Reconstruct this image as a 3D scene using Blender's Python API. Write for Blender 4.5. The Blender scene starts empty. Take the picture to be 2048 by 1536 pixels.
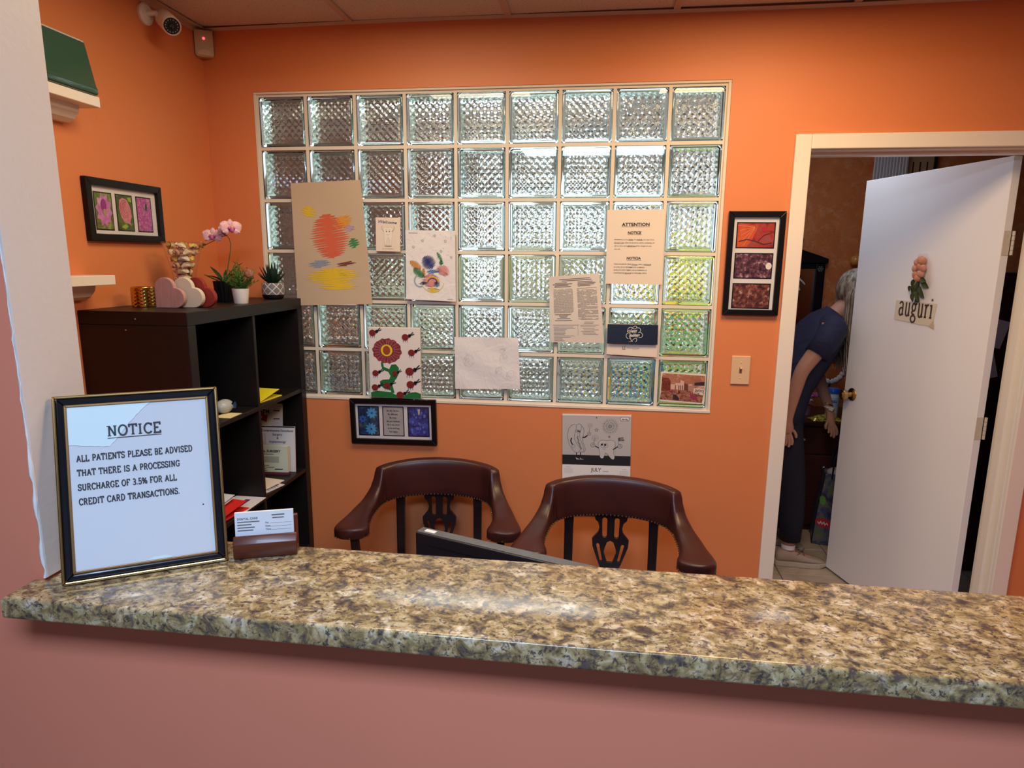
import bpy, bmesh, math, random
from math import sin, cos, pi, radians as RAD
from mathutils import Vector, Matrix, Euler

random.seed(7)
scene = bpy.context.scene
col = scene.collection

# ---------------------------------------------------------------- camera
cam_data = bpy.data.cameras.new('camera')
cam_data.sensor_fit = 'HORIZONTAL'
cam_data.sensor_width = 36.0
cam_data.lens = 1300.0 / 2048.0 * 36.0
cam_data.clip_start = 0.02
cam = bpy.data.objects.new('camera', cam_data)
col.objects.link(cam)
_R = Vector((0.99104858, 0.13324459, 0.0082818))
_U = Vector((-0.03313048, 0.1853755, 0.98210911))
_F = Vector((-0.12932548, 0.97359222, -0.18813058))
_m = Matrix((( _R.x, _U.x, -_F.x, 1.390), (_R.y, _U.y, -_F.y, -2.606), (_R.z, _U.z, -_F.z, 1.644), (0, 0, 0, 1)))
cam.matrix_world = _m
scene.camera = cam

# ---------------------------------------------------------------- world, lights, exposure
world = bpy.data.worlds.new('daylight')
scene.world = world
world.use_nodes = True
world.node_tree.nodes['Background'].inputs[0].default_value = (0.80, 0.90, 1.0, 1)
world.node_tree.nodes['Background'].inputs[1].default_value = 1.7

def area_light(name, loc, rot, sx, sy, power, color, spread=180):
    d = bpy.data.lights.new(name, 'AREA')
    d.shape = 'RECTANGLE'
    d.size = sx
    d.size_y = sy
    d.energy = power
    d.color = color
    d.spread = RAD(spread)
    o = bpy.data.objects.new(name, d)
    o.location = loc
    o.rotation_euler = rot
    col.objects.link(o)
    return o

# ceiling panel of the reception desk (warm), two daylight panels of the front room, panel of the room behind the door, added panel behind the glass blocks
area_light('reception_panel_light', (1.935, -0.84, 2.512), (0, 0, 0), 0.54, 0.54, 22.5, (1.0, 0.66, 0.34))
area_light('reception_panel_light', (0.715, -0.84, 2.512), (0, 0, 0), 0.54, 0.54, 12.0, (1.0, 0.84, 0.58))
area_light('front_panel_light', (1.3, -2.9, 2.512), (0, 0, 0), 1.15, 0.55, 67, (0.51, 0.70, 1.0))
area_light('back_room_light', (2.45, 0.80, 2.49), (0, 0, 0), 0.3, 0.5, 4.5, (0.78, 0.86, 1.0))
area_light('side_room_added_light', (0.9, 0.50, 2.50), (0, 0, 0), 1.15, 0.55, 42, (0.84, 0.92, 1.0))  # added lamp, placed to light the toy box fronts behind the glass

vs = scene.view_settings
vs.view_transform = 'Standard'
vs.look = 'None'
vs.exposure = 0.0
vs.gamma = 1.0
vs.use_curve_mapping = False
scene.cycles.caustics_refractive = False
scene.cycles.caustics_reflective = False
scene.cycles.max_bounces = 16
scene.cycles.transmission_bounces = 16
scene.cycles.transparent_max_bounces = 24

# ---------------------------------------------------------------- materials
MATS = {}
def mat(name, color=(0.5, 0.5, 0.5), rough=0.5, metal=0.0, spec=0.5, coat=0.0, emit=None, estr=0.0, trans=0.0, ior=1.45, coat_rough=0.05):
    if name in MATS:
        return MATS[name]
    m = bpy.data.materials.new(name)
    m.use_nodes = True
    b = m.node_tree.nodes['Principled BSDF']
    b.inputs['Base Color'].default_value = (*color, 1)
    b.inputs['Roughness'].default_value = rough
    b.inputs['Metallic'].default_value = metal
    b.inputs['Specular IOR Level'].default_value = spec
    b.inputs['Coat Weight'].default_value = coat
    b.inputs['Coat Roughness'].default_value = coat_rough
    b.inputs['Transmission Weight'].default_value = trans
    b.inputs['IOR'].default_value = ior
    if emit:
        b.inputs['Emission Color'].default_value = (*emit, 1)
        b.inputs['Emission Strength'].default_value = estr
    MATS[name] = m
    return m

def nd(m, t, **kw):
    n = m.node_tree.nodes.new(t)
    for k, v in kw.items():
        setattr(n, k, v)
    return n

def lk(m, a, b):
    m.node_tree.links.new(a, b)

def coords(m, kind='Object', scale=(1, 1, 1), rot=(0, 0, 0)):
    tc = nd(m, 'ShaderNodeTexCoord')
    mp = nd(m, 'ShaderNodeMapping')
    mp.inputs['Scale'].default_value = scale
    mp.inputs['Rotation'].default_value = rot
    lk(m, tc.outputs[kind], mp.inputs['Vector'])
    return mp.outputs['Vector']

def noise(m, vec, scale, detail=3, rough=0.55, dist=0.0):
    n = nd(m, 'ShaderNodeTexNoise')
    n.inputs['Scale'].default_value = scale
    n.inputs['Detail'].default_value = detail
    n.inputs['Roughness'].default_value = rough
    n.inputs['Distortion'].default_value = dist
    lk(m, vec, n.inputs['Vector'])
    return n.outputs[0]

def ramp(m, fac, stops, interp='LINEAR'):
    r = nd(m, 'ShaderNodeValToRGB')
    cr = r.color_ramp
    cr.interpolation = interp
    while len(cr.elements) < len(stops):
        cr.elements.new(0.5)
    for e, (p, c) in zip(cr.elements, stops):
        e.position = p
        e.color = (*c, 1) if len(c) == 3 else c
    lk(m, fac, r.inputs[0])
    return r.outputs[0]

def mixc(m, fac, a, b, mode='MIX'):
    x = nd(m, 'ShaderNodeMix', data_type='RGBA', blend_type=mode)
    for s, v in ((x.inputs[0], fac), (x.inputs[6], a), (x.inputs[7], b)):
        if hasattr(v, 'links'):
            lk(m, v, s)
        elif isinstance(v, (int, float)):
            s.default_value = v
        else:
            s.default_value = (*v, 1)
    return x.outputs[2]

def bump(m, height, strength=0.2, dist=0.002):
    b = nd(m, 'ShaderNodeBump')
    b.inputs['Strength'].default_value = strength
    b.inputs['Distance'].default_value = dist
    lk(m, height, b.inputs['Height'])
    lk(m, b.outputs[0], m.node_tree.nodes['Principled BSDF'].inputs['Normal'])

def base(m, c):
    lk(m, c, m.node_tree.nodes['Principled BSDF'].inputs['Base Color'])

def paint(name, color, rough=0.5, var=0.06, bscale=45, bstr=0.12):
    m = mat(name, color, rough)
    v = coords(m)
    n = noise(m, v, 1.7, 4)
    base(m, mixc(m, n, tuple(c * (1 - var) for c in color), tuple(min(1, c * (1 + var)) for c in color)))
    bump(m, noise(m, v, bscale, 4), bstr, 0.002)
    return m

ORANGE = paint('orange_wall_paint', (0.72, 0.235, 0.085), 0.5)
SALMON = paint('salmon_wall_paint', (0.78, 0.25, 0.15), 0.5)
ORANGE_FAUX = mat('orange_sponged_paint', (0.5, 0.16, 0.04), 0.55)
_v = coords(ORANGE_FAUX)
base(ORANGE_FAUX, mixc(ORANGE_FAUX, ramp(ORANGE_FAUX, noise(ORANGE_FAUX, _v, 16, 6, 0.75), [(0.5, (0, 0, 0)), (0.78, (1, 1, 1))]),
     ramp(ORANGE_FAUX, noise(ORANGE_FAUX, _v, 3.5, 6, 0.7), [(0.3, (0.52, 0.13, 0.030)), (0.7, (0.72, 0.24, 0.065))]), (0.74, 0.38, 0.18)))
TRIM = paint('cream_trim_paint', (0.84, 0.78, 0.68), 0.32, 0.03, 30, 0.05)
JAMB = paint('beige_gloss_paint', (0.66, 0.57, 0.50), 0.38, 0.04, 70, 0.25)
DOORW = paint('white_door_paint', (0.88, 0.87, 0.87), 0.35, 0.02, 40, 0.04)
WHITEW = paint('white_wall_paint', (0.80, 0.76, 0.74), 0.6)
DIMWALL = paint('dark_low_bounce_wall_paint', (0.30, 0.32, 0.36), 0.6)  # unseen outer walls, coloured dark so they bounce little light
PINKTAN = paint('pinkish_tan_paint', (0.52, 0.36, 0.30), 0.6)
GREYGREEN = paint('grey_green_paint', (0.42, 0.46, 0.36), 0.6)
MORTAR = paint('cream_grout', (0.78, 0.70, 0.57), 0.8, 0.10, 120, 0.4)

TILE_C = mat('mineral_ceiling_tile', (0.74, 0.72, 0.66), 0.9)
_v = coords(TILE_C, 'Object', (1, 2.2, 1))
_n = noise(TILE_C, _v, 120, 2, 0.5)
base(TILE_C, ramp(TILE_C, _n, [(0.30, (0.22, 0.17, 0.13)), (0.37, (0.74, 0.72, 0.66))]))
bump(TILE_C, _n, 0.4, 0.003)

GRANITE = mat('gold_brown_granite', (0.5, 0.4, 0.25), 0.16, coat=0.0)
_v = coords(GRANITE, 'Object', (1.0, 1.25, 1.0), (0, 0, 0.45))
_big = noise(GRANITE, _v, 34, 5, 0.62, 0.7)
_c = ramp(GRANITE, _big, [(0.28, (0.045, 0.028, 0.026)), (0.38, (0.12, 0.088, 0.065)), (0.46, (0.29, 0.205, 0.09)), (0.53, (0.42, 0.31, 0.155)), (0.60, (0.54, 0.43, 0.27)), (0.70, (0.64, 0.56, 0.44))])
_vo = nd(GRANITE, 'ShaderNodeTexVoronoi', feature='F1')
_vo.inputs['Scale'].default_value = 70
_vo.inputs['Randomness'].default_value = 1
_warp = nd(GRANITE, 'ShaderNodeVectorMath', operation='ADD')
_ns = nd(GRANITE, 'ShaderNodeTexNoise'); _ns.inputs['Scale'].default_value = 40; lk(GRANITE, _v, _ns.inputs['Vector'])
_sc = nd(GRANITE, 'ShaderNodeVectorMath', operation='SCALE'); _sc.inputs['Scale'].default_value = 0.05
lk(GRANITE, _ns.outputs[1], _sc.inputs[0]); lk(GRANITE, _v, _warp.inputs[0]); lk(GRANITE, _sc.outputs[0], _warp.inputs[1])
lk(GRANITE, _warp.outputs[0], _vo.inputs['Vector'])
_grain = ramp(GRANITE, _vo.outputs['Color'], [(0.0, (0.55, 0.5, 0.42)), (0.5, (0.95, 0.92, 0.85)), (1.0, (1.25, 1.2, 1.15))])
_c = mixc(GRANITE, 0.75, _c, _grain, 'MULTIPLY')
_dark = ramp(GRANITE, noise(GRANITE, _v, 95, 6, 0.72, 0.5), [(0.53, (0, 0, 0)), (0.60, (0.9, 0.9, 0.9))])
_c = mixc(GRANITE, _dark, _c, (0.045, 0.035, 0.04))
_pat = ramp(GRANITE, noise(GRANITE, _v, 44, 4, 0.6, 1.2), [(0.56, (0, 0, 0)), (0.66, (0.85, 0.85, 0.85))])
_c = mixc(GRANITE, _pat, _c, (0.12, 0.085, 0.08))
base(GRANITE, _c)

FLOORTILE = mat('beige_stone_tile', (0.5, 0.4, 0.3), 0.35)
_v = coords(FLOORTILE)
base(FLOORTILE, ramp(FLOORTILE, noise(FLOORTILE, _v, 6, 6, 0.6, 0.6), [(0.3, (0.36, 0.26, 0.17)), (0.5, (0.50, 0.40, 0.29)), (0.7, (0.60, 0.50, 0.38))]))
GROUT = mat('grey_floor_grout', (0.25, 0.22, 0.20), 0.9)

def wood(name, c1, c2, rough=0.35, scale=9, coat=0.2, axis=(1, 8, 8)):
    m = mat(name, c1, rough, coat=coat)
    v = coords(m, 'Object', axis)
    base(m, ramp(m, noise(m, v, scale, 5, 0.6, 0.8), [(0.3, c1), (0.7, c2)]))
    return m
BLACKBROWN = wood('black_brown_laminate', (0.006, 0.004, 0.0035), (0.011, 0.0075, 0.0065), 0.45, 14, 0.0)
MAHOG = wood('dark_mahogany_wood', (0.070, 0.016, 0.008), (0.125, 0.030, 0.012), 0.34, 10, 0.1)
EBONY = wood('ebony_chair_wood', (0.010, 0.007, 0.008), (0.017, 0.011, 0.012), 0.33, 10, 0.2)
CABINET = wood('dark_cherry_cabinet', (0.035, 0.011, 0.008), (0.055, 0.017, 0.012), 0.3, 8, 0.2)

LEATHER = mat('oxblood_leather', (0.045, 0.012, 0.011), 0.36, coat=0.1, coat_rough=0.3)
_v = coords(LEATHER)
base(LEATHER, ramp(LEATHER, noise(LEATHER, _v, 5, 4), [(0.3, (0.036, 0.009, 0.0085)), (0.7, (0.056, 0.015, 0.0125))]))
bump(LEATHER, noise(LEATHER, _v, 420, 3), 0.10, 0.001)

BRASS = mat('aged_brass', (0.55, 0.36, 0.12), 0.28, 1.0)
NAIL = mat('antique_nail_brass', (0.42, 0.30, 0.17), 0.35, 1.0)
GOLD = mat('gold_frame_leaf', (0.52, 0.34, 0.13), 0.30, 1.0)
GOLDDK = mat('bronze_frame_liner', (0.30, 0.16, 0.06), 0.42, 0.6)
BLACKG = mat('black_gloss_frame', (0.008, 0.008, 0.012), 0.16, coat=0.4)
BLACKS = mat('black_satin_frame', (0.006, 0.005, 0.005), 0.32, spec=0.3)
BLACKP = mat('black_plastic', (0.012, 0.012, 0.013), 0.4)
GREYP = mat('grey_plastic', (0.10, 0.10, 0.10), 0.4)
INK = mat('black_ink', (0.012, 0.012, 0.014), 0.7)
INKG = mat('grey_ink', (0.16, 0.15, 0.15), 0.8)
INKL = mat('light_grey_ink', (0.42, 0.40, 0.39), 0.8)
WHITEP = mat('white_plastic', (0.80, 0.78, 0.74), 0.35)
IVORY = mat('ivory_plastic', (0.72, 0.50, 0.30), 0.35)
STEEL = mat('painted_steel', (0.70, 0.64, 0.55), 0.3, 0.3)
CHROME = mat('chrome', (0.7, 0.7, 0.7), 0.12, 1.0)

def paper(name, color, wr=0.25, scale=9):
    m = mat(name, color, 0.75)
    v = coords(m)
    bump(m, noise(m, v, scale, 3, 0.5, 0.6), wr, 0.004)
    return m
PAPER = paper('white_paper', (0.82, 0.80, 0.77), 0.08)
PAPERW = paper('wrinkled_white_paper', (0.80, 0.79, 0.79), 0.8, 22)
PAPERC = paper('cream_paper', (0.80, 0.70, 0.58), 0.12)
TAN = paper('tan_craft_paper', (0.56, 0.44, 0.30), 0.4, 12)
PAPERB = paper('bright_notice_paper', (0.76, 0.76, 0.79), 0.05)
MATBOARD = mat('white_mat_board', (0.78, 0.75, 0.74), 0.8)

def flat(name, c=(.5, .5, .5), rough=0.6):
    return mat(name, c, rough)

# thin clear glass: panes and vessels
def thin_glass(name, tint, refl=0.10, rough=0.02):
    m = bpy.data.materials.new(name)
    m.use_nodes = True
    nt = m.node_tree
    nt.nodes.remove(nt.nodes['Principled BSDF'])
    out = nt.nodes['Material Output']
    t = nd(m, 'ShaderNodeBsdfTransparent'); t.inputs[0].default_value = (*tint, 1)
    g = nd(m, 'ShaderNodeBsdfGlossy'); g.inputs['Roughness'].default_value = rough
    f = nd(m, 'ShaderNodeLayerWeight'); f.inputs['Blend'].default_value = .5
    pw = nd(m, 'ShaderNodeMath', operation='POWER'); pw.inputs[1].default_value = 5; lk(m, f.outputs['Facing'], pw.inputs[0])
    ml = nd(m, 'ShaderNodeMath', operation='MULTIPLY_ADD'); ml.inputs[1].default_value = .9; ml.inputs[2].default_value = .04; lk(m, pw.outputs[0], ml.inputs[0])
    x = nd(m, 'ShaderNodeMixShader')
    lk(m, ml.outputs[0], x.inputs[0]); lk(m, t.outputs[0], x.inputs[1]); lk(m, g.outputs[0], x.inputs[2])
    lk(m, x.outputs[0], out.inputs[0])
    MATS[name] = m
    return m
PANE = thin_glass('clear_picture_glass', (0.97, 0.98, 0.98))
VASEGLASS = thin_glass('clear_vase_glass', (0.97, 0.98, 0.97))
ACRYLIC = thin_glass('clear_acrylic', (0.92, 0.90, 0.86))
TAPE = thin_glass('clear_tape', (0.90, 0.87, 0.80), rough=0.3)
BLOCKGLASS = mat('pale_green_block_glass', (0.95, 0.985, 0.965), 0.015, trans=1.0, ior=1.5)
BLOCKSIDE = mat('green_glass_edge', (0.60, 0.74, 0.66), 0.22, 1.0)
MIRROR = mat('silver_mirror', (0.80, 0.80, 0.80), 0.02, 1.0)

# ---------------------------------------------------------------- mesh building
class B:
    """collects geometry for ONE mesh object"""
    def __init__(self):
        self.v = []; self.f = []; self.m = []; self.cur = 0
    def add(self, vs, fs):
        o = len(self.v)
        self.v += [tuple(x) for x in vs]
        self.f += [tuple(i + o for i in f) for f in fs]
        self.m += [self.cur] * len(fs)
        return self
    def box(self, x0, y0, z0, x1, y1, z1, M=None):
        vs = [(x, y, z) for z in (z0, z1) for y in (y0, y1) for x in (x0, x1)]
        if M: vs = [M @ Vector(p) for p in vs]
        return self.add(vs, [(0, 2, 3, 1), (4, 5, 7, 6), (0, 1, 5, 4), (2, 6, 7, 3), (0, 4, 6, 2), (1, 3, 7, 5)])
    def cbox(self, c, s, M=None):
        a = [c[i] - s[i] / 2 for i in range(3)]; b = [c[i] + s[i] / 2 for i in range(3)]
        return self.box(*a, *b, M)
    def rings(self, rings, cap=True, closed=True):
        n = len(rings[0]); vs = [p for r in rings for p in r]; fs = []
        for i in range(len(rings) - 1):
            for j in range(n if closed else n - 1):
                k = (j + 1) % n
                fs.append((i * n + j, i * n + k, (i + 1) * n + k, (i + 1) * n + j))
        if cap:
            fs.append(tuple(range(n - 1, -1, -1)))
            fs.append(tuple((len(rings) - 1) * n + j for j in range(n)))
        return self.add(vs, fs)
    def tube(self, pts, rad, n=8, cap=True):
        pts = [Vector(p) for p in pts]
        if not isinstance(rad, (list, tuple)): rad = [rad] * len(pts)
        rings = []; prev = None
        for i, p in enumerate(pts):
            d = (pts[min(i + 1, len(pts) - 1)] - pts[max(i - 1, 0)])
            d = d.normalized() if d.length > 1e-9 else Vector((0, 0, 1))
            if prev is None:
                a = Vector((0, 0, 1)) if abs(d.z) < 0.9 else Vector((1, 0, 0))
                x = d.cross(a).normalized()
            else:
                x = (prev - d * prev.dot(d)).normalized()
            prev = x; y = d.cross(x)
            rings.append([p + (x * cos(2 * pi * j / n) + y * sin(2 * pi * j / n)) * rad[i] for j in range(n)])
        return self.rings(rings, cap)
    def lathe(self, prof, n=24, c=(0, 0, 0), M=None, cap=True):
        rings = []
        for r, z in prof:
            ring = [Vector((c[0] + r * cos(2 * pi * j / n), c[1] + r * sin(2 * pi * j / n), c[2] + z)) for j in range(n)]
            if M: ring = [M @ p for p in ring]
            rings.append(ring)
        return self.rings(rings, cap)
    def sphere(self, c, r, n=12, k=8, s=(1, 1, 1), M=None):
        rings = []
        for i in range(k + 1):
            a = -pi / 2 + pi * i / k
            rr = max(1e-4, cos(a)); z = sin(a)
            ring = [Vector((r * s[0] * rr * cos(2 * pi * j / n), r * s[1] * rr * sin(2 * pi * j / n), r * s[2] * z)) for j in range(n)]
            if M: ring = [M @ p for p in ring]
            rings.append([p + Vector(c) for p in ring])
        return self.rings(rings, True)
    def prism(self, pts, y0, y1):
        """outline in x,z, thickness along y"""
        n = len(pts)
        vs = [(x, y0, z) for x, z in pts] + [(x, y1, z) for x, z in pts]
        fs = [tuple(range(n)), tuple(range(2 * n - 1, n - 1, -1))] + [(i, i + n, (i + 1) % n + n, (i + 1) % n) for i in range(n)]
        return self.add(vs, fs)
    # flat print in the local x,z plane at depth d in front (towards -y)
    def rect(self, u0, w0, u1, w1, d):
        return self.add([(u0, -d, w0), (u1, -d, w0), (u1, -d, w1), (u0, -d, w1)], [(0, 1, 2, 3)])
    def poly(self, pts, d):
        return self.add([(u, -d, w) for u, w in pts], [tuple(range(len(pts)))])
    def disc(self, u, w, ru, rw, d, n=20, rot=0):
        return self.poly([(u + ru * cos(t) * cos(rot) - rw * sin(t) * sin(rot), w + ru * cos(t) * sin(rot) + rw * sin(t) * cos(rot)) for t in (2 * pi * i / n for i in range(n))], d)
    def stroke(self, pts, wd, d, closed=False):
        P = [Vector((a, b)) for a, b in pts]; n = len(P); vs = []
        for i in range(n):
            a = P[(i - 1) % n] if (closed or i > 0) else P[i]
            b = P[(i + 1) % n] if (closed or i < n - 1) else P[i]
            d1 = (P[i] - a); d2 = (b - P[i])
            if d1.length < 1e-9: d1 = d2
            if d2.length < 1e-9: d2 = d1
            if d1.length < 1e-9: d1 = d2 = Vector((1, 0))
            d1.normalize(); d2.normalize()
            t = d1 + d2
            t = t.normalized() if t.length > 1e-3 else d1
            nrm = Vector((-t.y, t.x)); k = 1 / max(0.45, nrm.dot(Vector((-d1.y, d1.x))))
            h = nrm * (wd / 2 * k)
            vs += [(P[i].x + h.x, -d, P[i].y + h.y), (P[i].x - h.x, -d, P[i].y - h.y)]
        fs = [(2 * i, 2 * i + 1, (2 * i + 3) % (2 * n), (2 * i + 2) % (2 * n)) for i in range(n if closed else n - 1)]
        return self.add(vs, fs)
    def grid(self, fn, nu, nv):
        vs = [fn(i / nu, j / nv) for j in range(nv + 1) for i in range(nu + 1)]
        fs = [(j * (nu + 1) + i, j * (nu + 1) + i + 1, (j + 1) * (nu + 1) + i + 1, (j + 1) * (nu + 1) + i) for j in range(nv) for i in range(nu)]
        return self.add(vs, fs)
    def mesh(self, name, mats, smooth=False, bevel=0, seg=2, fix=False):
        me = bpy.data.meshes.new(name)
        me.from_pydata(self.v, [], self.f)
        if not isinstance(mats, (list, tuple)): mats = [mats]
        for m in mats: me.materials.append(m)
        if len(mats) > 1: me.polygons.foreach_set('material_index', self.m)
        if bevel or fix:
            bm = bmesh.new(); bm.from_mesh(me)
            if fix:
                bmesh.ops.remove_doubles(bm, verts=bm.verts, dist=1e-5)
            bmesh.ops.recalc_face_normals(bm, faces=bm.faces)
            if bevel:
                ed = [e for e in bm.edges if len(e.link_faces) == 2 and e.calc_face_angle(0) > 0.5]
                bmesh.ops.bevel(bm, geom=ed, offset=bevel, segments=seg, profile=0.5, affect='EDGES', clamp_overlap=True)
            bm.to_mesh(me); bm.free()
        if smooth:
            me.polygons.foreach_set('use_smooth', [True] * len(me.polygons))
            if smooth != 'all':
                me.set_sharp_from_angle(angle=RAD(40))
        me.update()
        return me
    def build(self, name, mats, parent=None, smooth=False, bevel=0, seg=2, fix=False):
        return link(name, self.mesh(name, mats, smooth, bevel, seg, fix), parent)

def link(name, me, parent=None):
    o = bpy.data.objects.new(name, me)
    col.objects.link(o)
    if parent: o.parent = parent
    if name in ('print', 'lettering', 'nailhead_trim', 'infrared_led'): o['kind'] = 'stuff'
    return o

def thing(name, label, cat, loc=(0, 0, 0), rot=(0, 0, 0), group=None):
    o = bpy.data.objects.new(name, None)
    o.empty_display_size = 0.05
    col.objects.link(o)
    o.location = loc; o.rotation_euler = rot
    return tag(o, label, cat, group)

def tag(o, label=None, cat=None, group=None, kind=None):
    if label: o['label'] = label
    if cat: o['category'] = cat
    if group: o['group'] = group
    if kind: o['kind'] = kind
    return o

def struct(o, label=None):
    o['kind'] = 'structure'
    if label: o['label'] = label
    return o

def dup_tree(o, parent=None):
    c = o.copy(); col.objects.link(c); c.parent = parent
    for ch in [k for k in o.children]:
        dup_tree(ch, c)
    return c

# ---------------------------------------------------------------- lettering
_tc = {}
def text_mesh(s, bold=0.0, shear=0.0):
    key = (s, bold, shear)
    if key not in _tc:
        cu = bpy.data.curves.new('lettering', 'FONT')
        cu.body = s; cu.size = 1.0; cu.resolution_u = 2; cu.offset = bold; cu.shear = shear
        ob = bpy.data.objects.new('lettering', cu)
        col.objects.link(ob)
        dg = bpy.context.evaluated_depsgraph_get()
        me = bpy.data.meshes.new_from_object(ob.evaluated_get(dg))
        _tc[key] = ([tuple(v.co) for v in me.vertices], [tuple(p.vertices) for p in me.polygons])
        bpy.data.objects.remove(ob); bpy.data.curves.remove(cu); bpy.data.meshes.remove(me)
    return _tc[key]

def text(b, s, cap, u, w, d, align='L', bold=0.0, shear=0.0, xs=1.0, width=None, ang=0.0):
    vs, fs = text_mesh(s, bold, shear)
    if not vs: return
    k = cap / 0.72
    x0 = min(v[0] for v in vs); x1 = max(v[0] for v in vs)
    if width: xs = width / max(1e-6, (x1 - x0) * k)
    off = -x0 if align == 'L' else (-(x0 + x1) / 2 if align == 'C' else -x1)
    out = []
    for v in vs:
        a, c = (v[0] + off) * k * xs, v[1] * k
        out.append((u + a * cos(ang) - c * sin(ang), -d, w + a * sin(ang) + c * cos(ang)))
    b.add(out, fs)

def arc(cx, cy, rx, ry, a0, a1, n=10):
    return [(cx + rx * cos(RAD(a0 + (a1 - a0) * i / n)), cy + ry * sin(RAD(a0 + (a1 - a0) * i / n))) for i in range(n + 1)]

SLAB = {
 'A': (.84, [[(.12, 0), (.42, 1)], [(.42, 1), (.74, 0)], [(.22, .33), (.64, .33)]], [(.12, 0), (.74, 0)]),
 'B': (.76, [[(.18, 0), (.18, 1)], [(.1, 1), (.42, 1)] + arc(.42, .76, .2, .24, 90, -90) + [(.18, .52)], [(.42, .52)] + arc(.42, .26, .24, .26, 90, -90) + [(.1, 0)]], []),
 'C': (.78, [arc(.45, .5, .35, .5, 40, 320, 18), [(.71, 1), (.71, .74)]], []),
 'D': (.84, [[(.18, 0), (.18, 1)], [(.08, 1), (.38, 1)] + arc(.38, .5, .36, .5, 90, -90, 14) + [(.08, 0)]], []),
 'E': (.74, [[(.18, 0), (.18, 1)], [(.06, 1), (.64, 1), (.64, .78)], [(.18, .52), (.5, .52)], [(.06, 0), (.66, 0), (.66, .22)]], []),
 'F': (.70, [[(.18, 0), (.18, 1)], [(.06, 1), (.64, 1), (.64, .78)], [(.18, .5), (.5, .5)]], [(.18, 0)]),
 'G': (.84, [arc(.45, .5, .35, .5, 40, 300, 18), [(.71, 1), (.71, .74)], [(.5, .42), (.82, .42)], [(.70, .42), (.70, .05)]], []),
 'H': (.88, [[(.18, 0), (.18, 1)], [(.70, 0), (.70, 1)], [(.18, .5), (.70, .5)]], [(.18, 0), (.18, 1), (.70, 0), (.70, 1)]),
 'I': (.42, [[(.2, 0), (.2, 1)]], [(.2, 0), (.2, 1)]),
 'L': (.70, [[(.18, 0), (.18, 1)], [(.06, 0), (.64, 0), (.64, .24)]], [(.18, 1)]),
 'N': (.86, [[(.18, 0), (.18, 1)], [(.18, 1), (.68, 0)], [(.68, 0), (.68, 1)]], [(.18, 0), (.12, 1), (.68, 1)]),
 'O': (.86, [arc(.43, .5, .35, .5, 0, 360, 24)], []),
 'P': (.72, [[(.18, 0), (.18, 1)], [(.08, 1), (.4, 1)] + arc(.4, .74, .23, .26, 90, -90) + [(.18, .48)]], [(.18, 0)]),
 'R': (.80, [[(.18, 0), (.18, 1)], [(.08, 1), (.4, 1)] + arc(.4, .75, .22, .25, 90, -90) + [(.18, .5)], [(.42, .5), (.66, 0), (.78, 0)]], [(.18, 0)]),
 'S': (.68, [arc(.34, .745, .24, .255, 30, 260, 12) + arc(.34, .255, .26, .255, 80, -150, 12), [(.58, 1), (.58, .76)], [(.08, 0), (.08, .26)]], []),
 'T': (.76, [[(.38, 0), (.38, 1)], [(.06, .76), (.06, 1), (.70, 1), (.70, .76)]], [(.38, 0)]),
 'U': (.84, [[(.18, 1)] + arc(.43, .27, .25, .27, 180, 360, 12) + [(.68, 1)]], [(.18, 1), (.68, 1)]),
 'V': (.82, [[(.10, 1), (.42, 0)], [(.42, 0), (.72, 1)]], [(.10, 1), (.72, 1)]),
 '3': (.66, [arc(.3, .74, .22, .26, 150, -90, 12) + arc(.3, .25, .26, .25, 90, -150, 12)], []),
 '5': (.66, [[(.56, 1), (.16, 1), (.13, .52)] + arc(.31, .31, .27, .31, 120, -150, 14)], []),
 '%': (1.0, [[(.22, 0), (.78, 1)], arc(.22, .74, .16, .24, 0, 360, 14), arc(.78, .26, .16, .24, 0, 360, 14)], []),
 '.': (.32, [[(.15, .0), (.15, .12)]], []),
 ' ': (.42, [], []),
 # narrow lower-case roman letters
 'a': (.52, [arc(.22, .52, .16, .16, 160, 20, 8) + [(.38, .1), (.46, .02)], arc(.22, .19, .15, .19, 60, 330, 12), [(.3, .36), (.38, .4)]], []),
 'u': (.58, [[(.08, .66), (.14, .64)] + arc(.27, .14, .13, .14, 180, 330, 8) + [(.42, .2)], [(.36, .66), (.42, .64), (.42, .04), (.52, .02)]], []),
 'g': (.54, [arc(.24, .46, .15, .19, 0, 360, 14), [(.36, .58), (.48, .66)], [(.16, .29), (.1, .2), (.16, .12), (.36, .08)], arc(.25, -.12, .2, .17, 75, 430, 16)], []),
 'r': (.44, [[(.14, 0), (.14, .64)], [(.14, .46), (.24, .62), (.38, .64)]], [(.14, 0), (.1, .64)]),
 'i': (.28, [[(.14, 0), (.14, .64)], [(.14, .84), (.14, .94)]], [(.14, 0), (.1, .64)]),
}
def slab(b, s, cap, u, w, d, align='L', wt=.13, xs=1.0, width=None, track=.06, sw=.30):
    tot = sum(SLAB[c][0] + track for c in s) - track
    if width: xs = width / (tot * cap)
    x = u - (0 if align == 'L' else tot * cap * xs / 2)
    for c in s:
        adv, st, se = SLAB[c]
        for k, p in enumerate(st):
            b.stroke([(x + a * cap * xs, w + q * cap) for a, q in p], wt * cap, d)
        for a, q in se:
            q2 = q - .03 if q > .5 else q + .03
            b.rect(x + (a - sw / 2) * cap * xs, w + (q2 - .045) * cap, x + (a + sw / 2) * cap * xs, w + (q2 + .045) * cap, d)
        x += (adv + track) * cap * xs
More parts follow.
